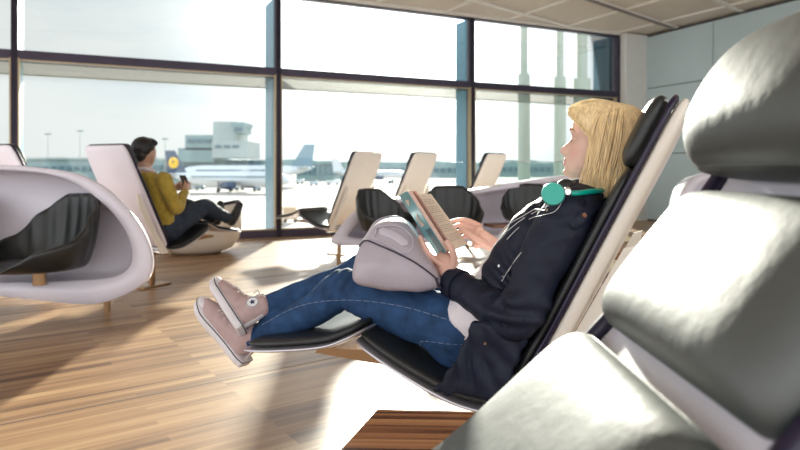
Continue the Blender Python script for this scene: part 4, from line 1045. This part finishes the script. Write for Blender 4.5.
for s in (-1, 1):
    a_ = mk[s]; q = MB(); q.tube([a_ + V((-.035, 0, -.035)), a_ + V((-.085, .01 * s, .03)), a_ + V((-.125, .03 * s, .13))], [.048, .046, .036], 16, n=14); q.tube([a_ + V((.03, 0, 0)), a_ + V((-.04, 0, -.01))], [.05, .05], 14)
    mobj('shoe', remesh(q, .008, sm=3), M['black'], Mn)
ph = thing('smartphone', 'black smartphone held up by the man in mustard', 'phone', MI @ V((-.325, .055, .87)), man_rz)
q = MB(); R_ = Euler((0, math.radians(28), 0)).to_matrix(); q.rbox((0, 0, 0), (.010, .072, .148), .004, R_); q.build('case', M['phone'], ph)
q = MB(); q.box(R_ @ V((.0056, 0, 0)), (.0006, .064, .135), R_); q.build('screen', mat('phone_screen', (.05, .06, .08), .1, var=.05), ph, smooth=False)

# ------------------------------------------------------------------ light, camera
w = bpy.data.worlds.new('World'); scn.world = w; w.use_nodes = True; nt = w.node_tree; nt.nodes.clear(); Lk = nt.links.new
o = nt.nodes.new('ShaderNodeOutputWorld'); bg_ = nt.nodes.new('ShaderNodeBackground'); tc = nt.nodes.new('ShaderNodeTexCoord')
sp = nt.nodes.new('ShaderNodeSeparateXYZ'); Lk(tc.outputs['Generated'], sp.inputs[0])
rp = nt.nodes.new('ShaderNodeValToRGB'); rp.color_ramp.elements[0].position = .0; rp.color_ramp.elements[0].color = (.93, .93, .92, 1); rp.color_ramp.elements[1].position = .9; rp.color_ramp.elements[1].color = (.72, .82, .98, 1)
k = rp.color_ramp.elements.new(.3); k.color = (.95, .96, .97, 1); Lk(sp.outputs['Z'], rp.inputs['Fac'])
nz = nt.nodes.new('ShaderNodeTexNoise'); nz.inputs['Scale'].default_value = 3; nz.inputs['Detail'].default_value = 5
mp = nt.nodes.new('ShaderNodeMapping'); mp.inputs['Scale'].default_value = (1, 1, 4); Lk(tc.outputs['Generated'], mp.inputs[0]); Lk(mp.outputs[0], nz.inputs['Vector'])
r2_ = nt.nodes.new('ShaderNodeValToRGB'); r2_.color_ramp.elements[0].position = .38; r2_.color_ramp.elements[0].color = (.86, .90, .95, 1); r2_.color_ramp.elements[1].position = .56; r2_.color_ramp.elements[1].color = (1, 1, 1, 1); Lk(nz.outputs['Fac'], r2_.inputs['Fac'])
mx = nt.nodes.new('ShaderNodeMix'); mx.data_type = 'RGBA'; mx.blend_type = 'MULTIPLY'; mx.inputs[0].default_value = 1; Lk(rp.outputs[0], mx.inputs[6]); Lk(r2_.outputs[0], mx.inputs[7])
Lk(mx.outputs[2], bg_.inputs['Color'])
# sky peaks round the low sun; added brightness behind us fills the interior
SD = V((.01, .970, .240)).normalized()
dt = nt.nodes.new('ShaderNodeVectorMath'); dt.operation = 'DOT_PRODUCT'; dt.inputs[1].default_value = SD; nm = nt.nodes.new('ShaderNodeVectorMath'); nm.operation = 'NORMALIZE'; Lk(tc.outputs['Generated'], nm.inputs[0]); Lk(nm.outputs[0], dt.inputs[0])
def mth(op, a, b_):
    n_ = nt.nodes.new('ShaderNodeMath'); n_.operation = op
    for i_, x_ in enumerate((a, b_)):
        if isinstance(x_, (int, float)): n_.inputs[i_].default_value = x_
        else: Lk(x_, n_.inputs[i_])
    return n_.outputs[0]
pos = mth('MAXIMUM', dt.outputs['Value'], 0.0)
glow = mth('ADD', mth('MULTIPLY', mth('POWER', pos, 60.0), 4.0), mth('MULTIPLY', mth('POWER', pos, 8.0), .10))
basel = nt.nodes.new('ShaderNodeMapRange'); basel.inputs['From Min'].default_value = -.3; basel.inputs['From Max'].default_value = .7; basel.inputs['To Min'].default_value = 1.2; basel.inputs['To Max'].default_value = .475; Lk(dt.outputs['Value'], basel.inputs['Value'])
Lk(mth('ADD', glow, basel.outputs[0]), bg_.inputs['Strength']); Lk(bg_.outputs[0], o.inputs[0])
sl = bpy.data.lights.new('sun', 'SUN'); sl.energy = 8.5; sl.angle = math.radians(2.2); sl.color = (1, .93, .82); so = bpy.data.objects.new('sun', sl); COL.objects.link(so)
sd = V((.01, .970, .240)).normalized(); so.rotation_euler = sd.to_track_quat('Z', 'Y').to_euler(); so.location = (0, 30, 9)
cam = bpy.data.cameras.new('camera'); co = bpy.data.objects.new('camera', cam); COL.objects.link(co); scn.camera = co
co.location = (0, 0, CH); co.rotation_euler = (PI / 2, 0, 0); cam.sensor_width = 36; cam.lens = F / 800 * 36; cam.shift_y = -(225 - HZ) / 800; cam.clip_end = 3000; cam.clip_start = .05
cam.dof.use_dof = True; cam.dof.focus_distance = 1.95; cam.dof.aperture_fstop = 3.2
vs = scn.view_settings; vs.view_transform = 'Standard'; vs.look = 'None'; vs.gamma = 1; vs.use_curve_mapping = False; vs.exposure = 0.9
scn.cycles.use_denoising = True; scn.cycles.max_bounces = 8; scn.cycles.transparent_max_bounces = 12; scn.cycles.sample_clamp_indirect = 6
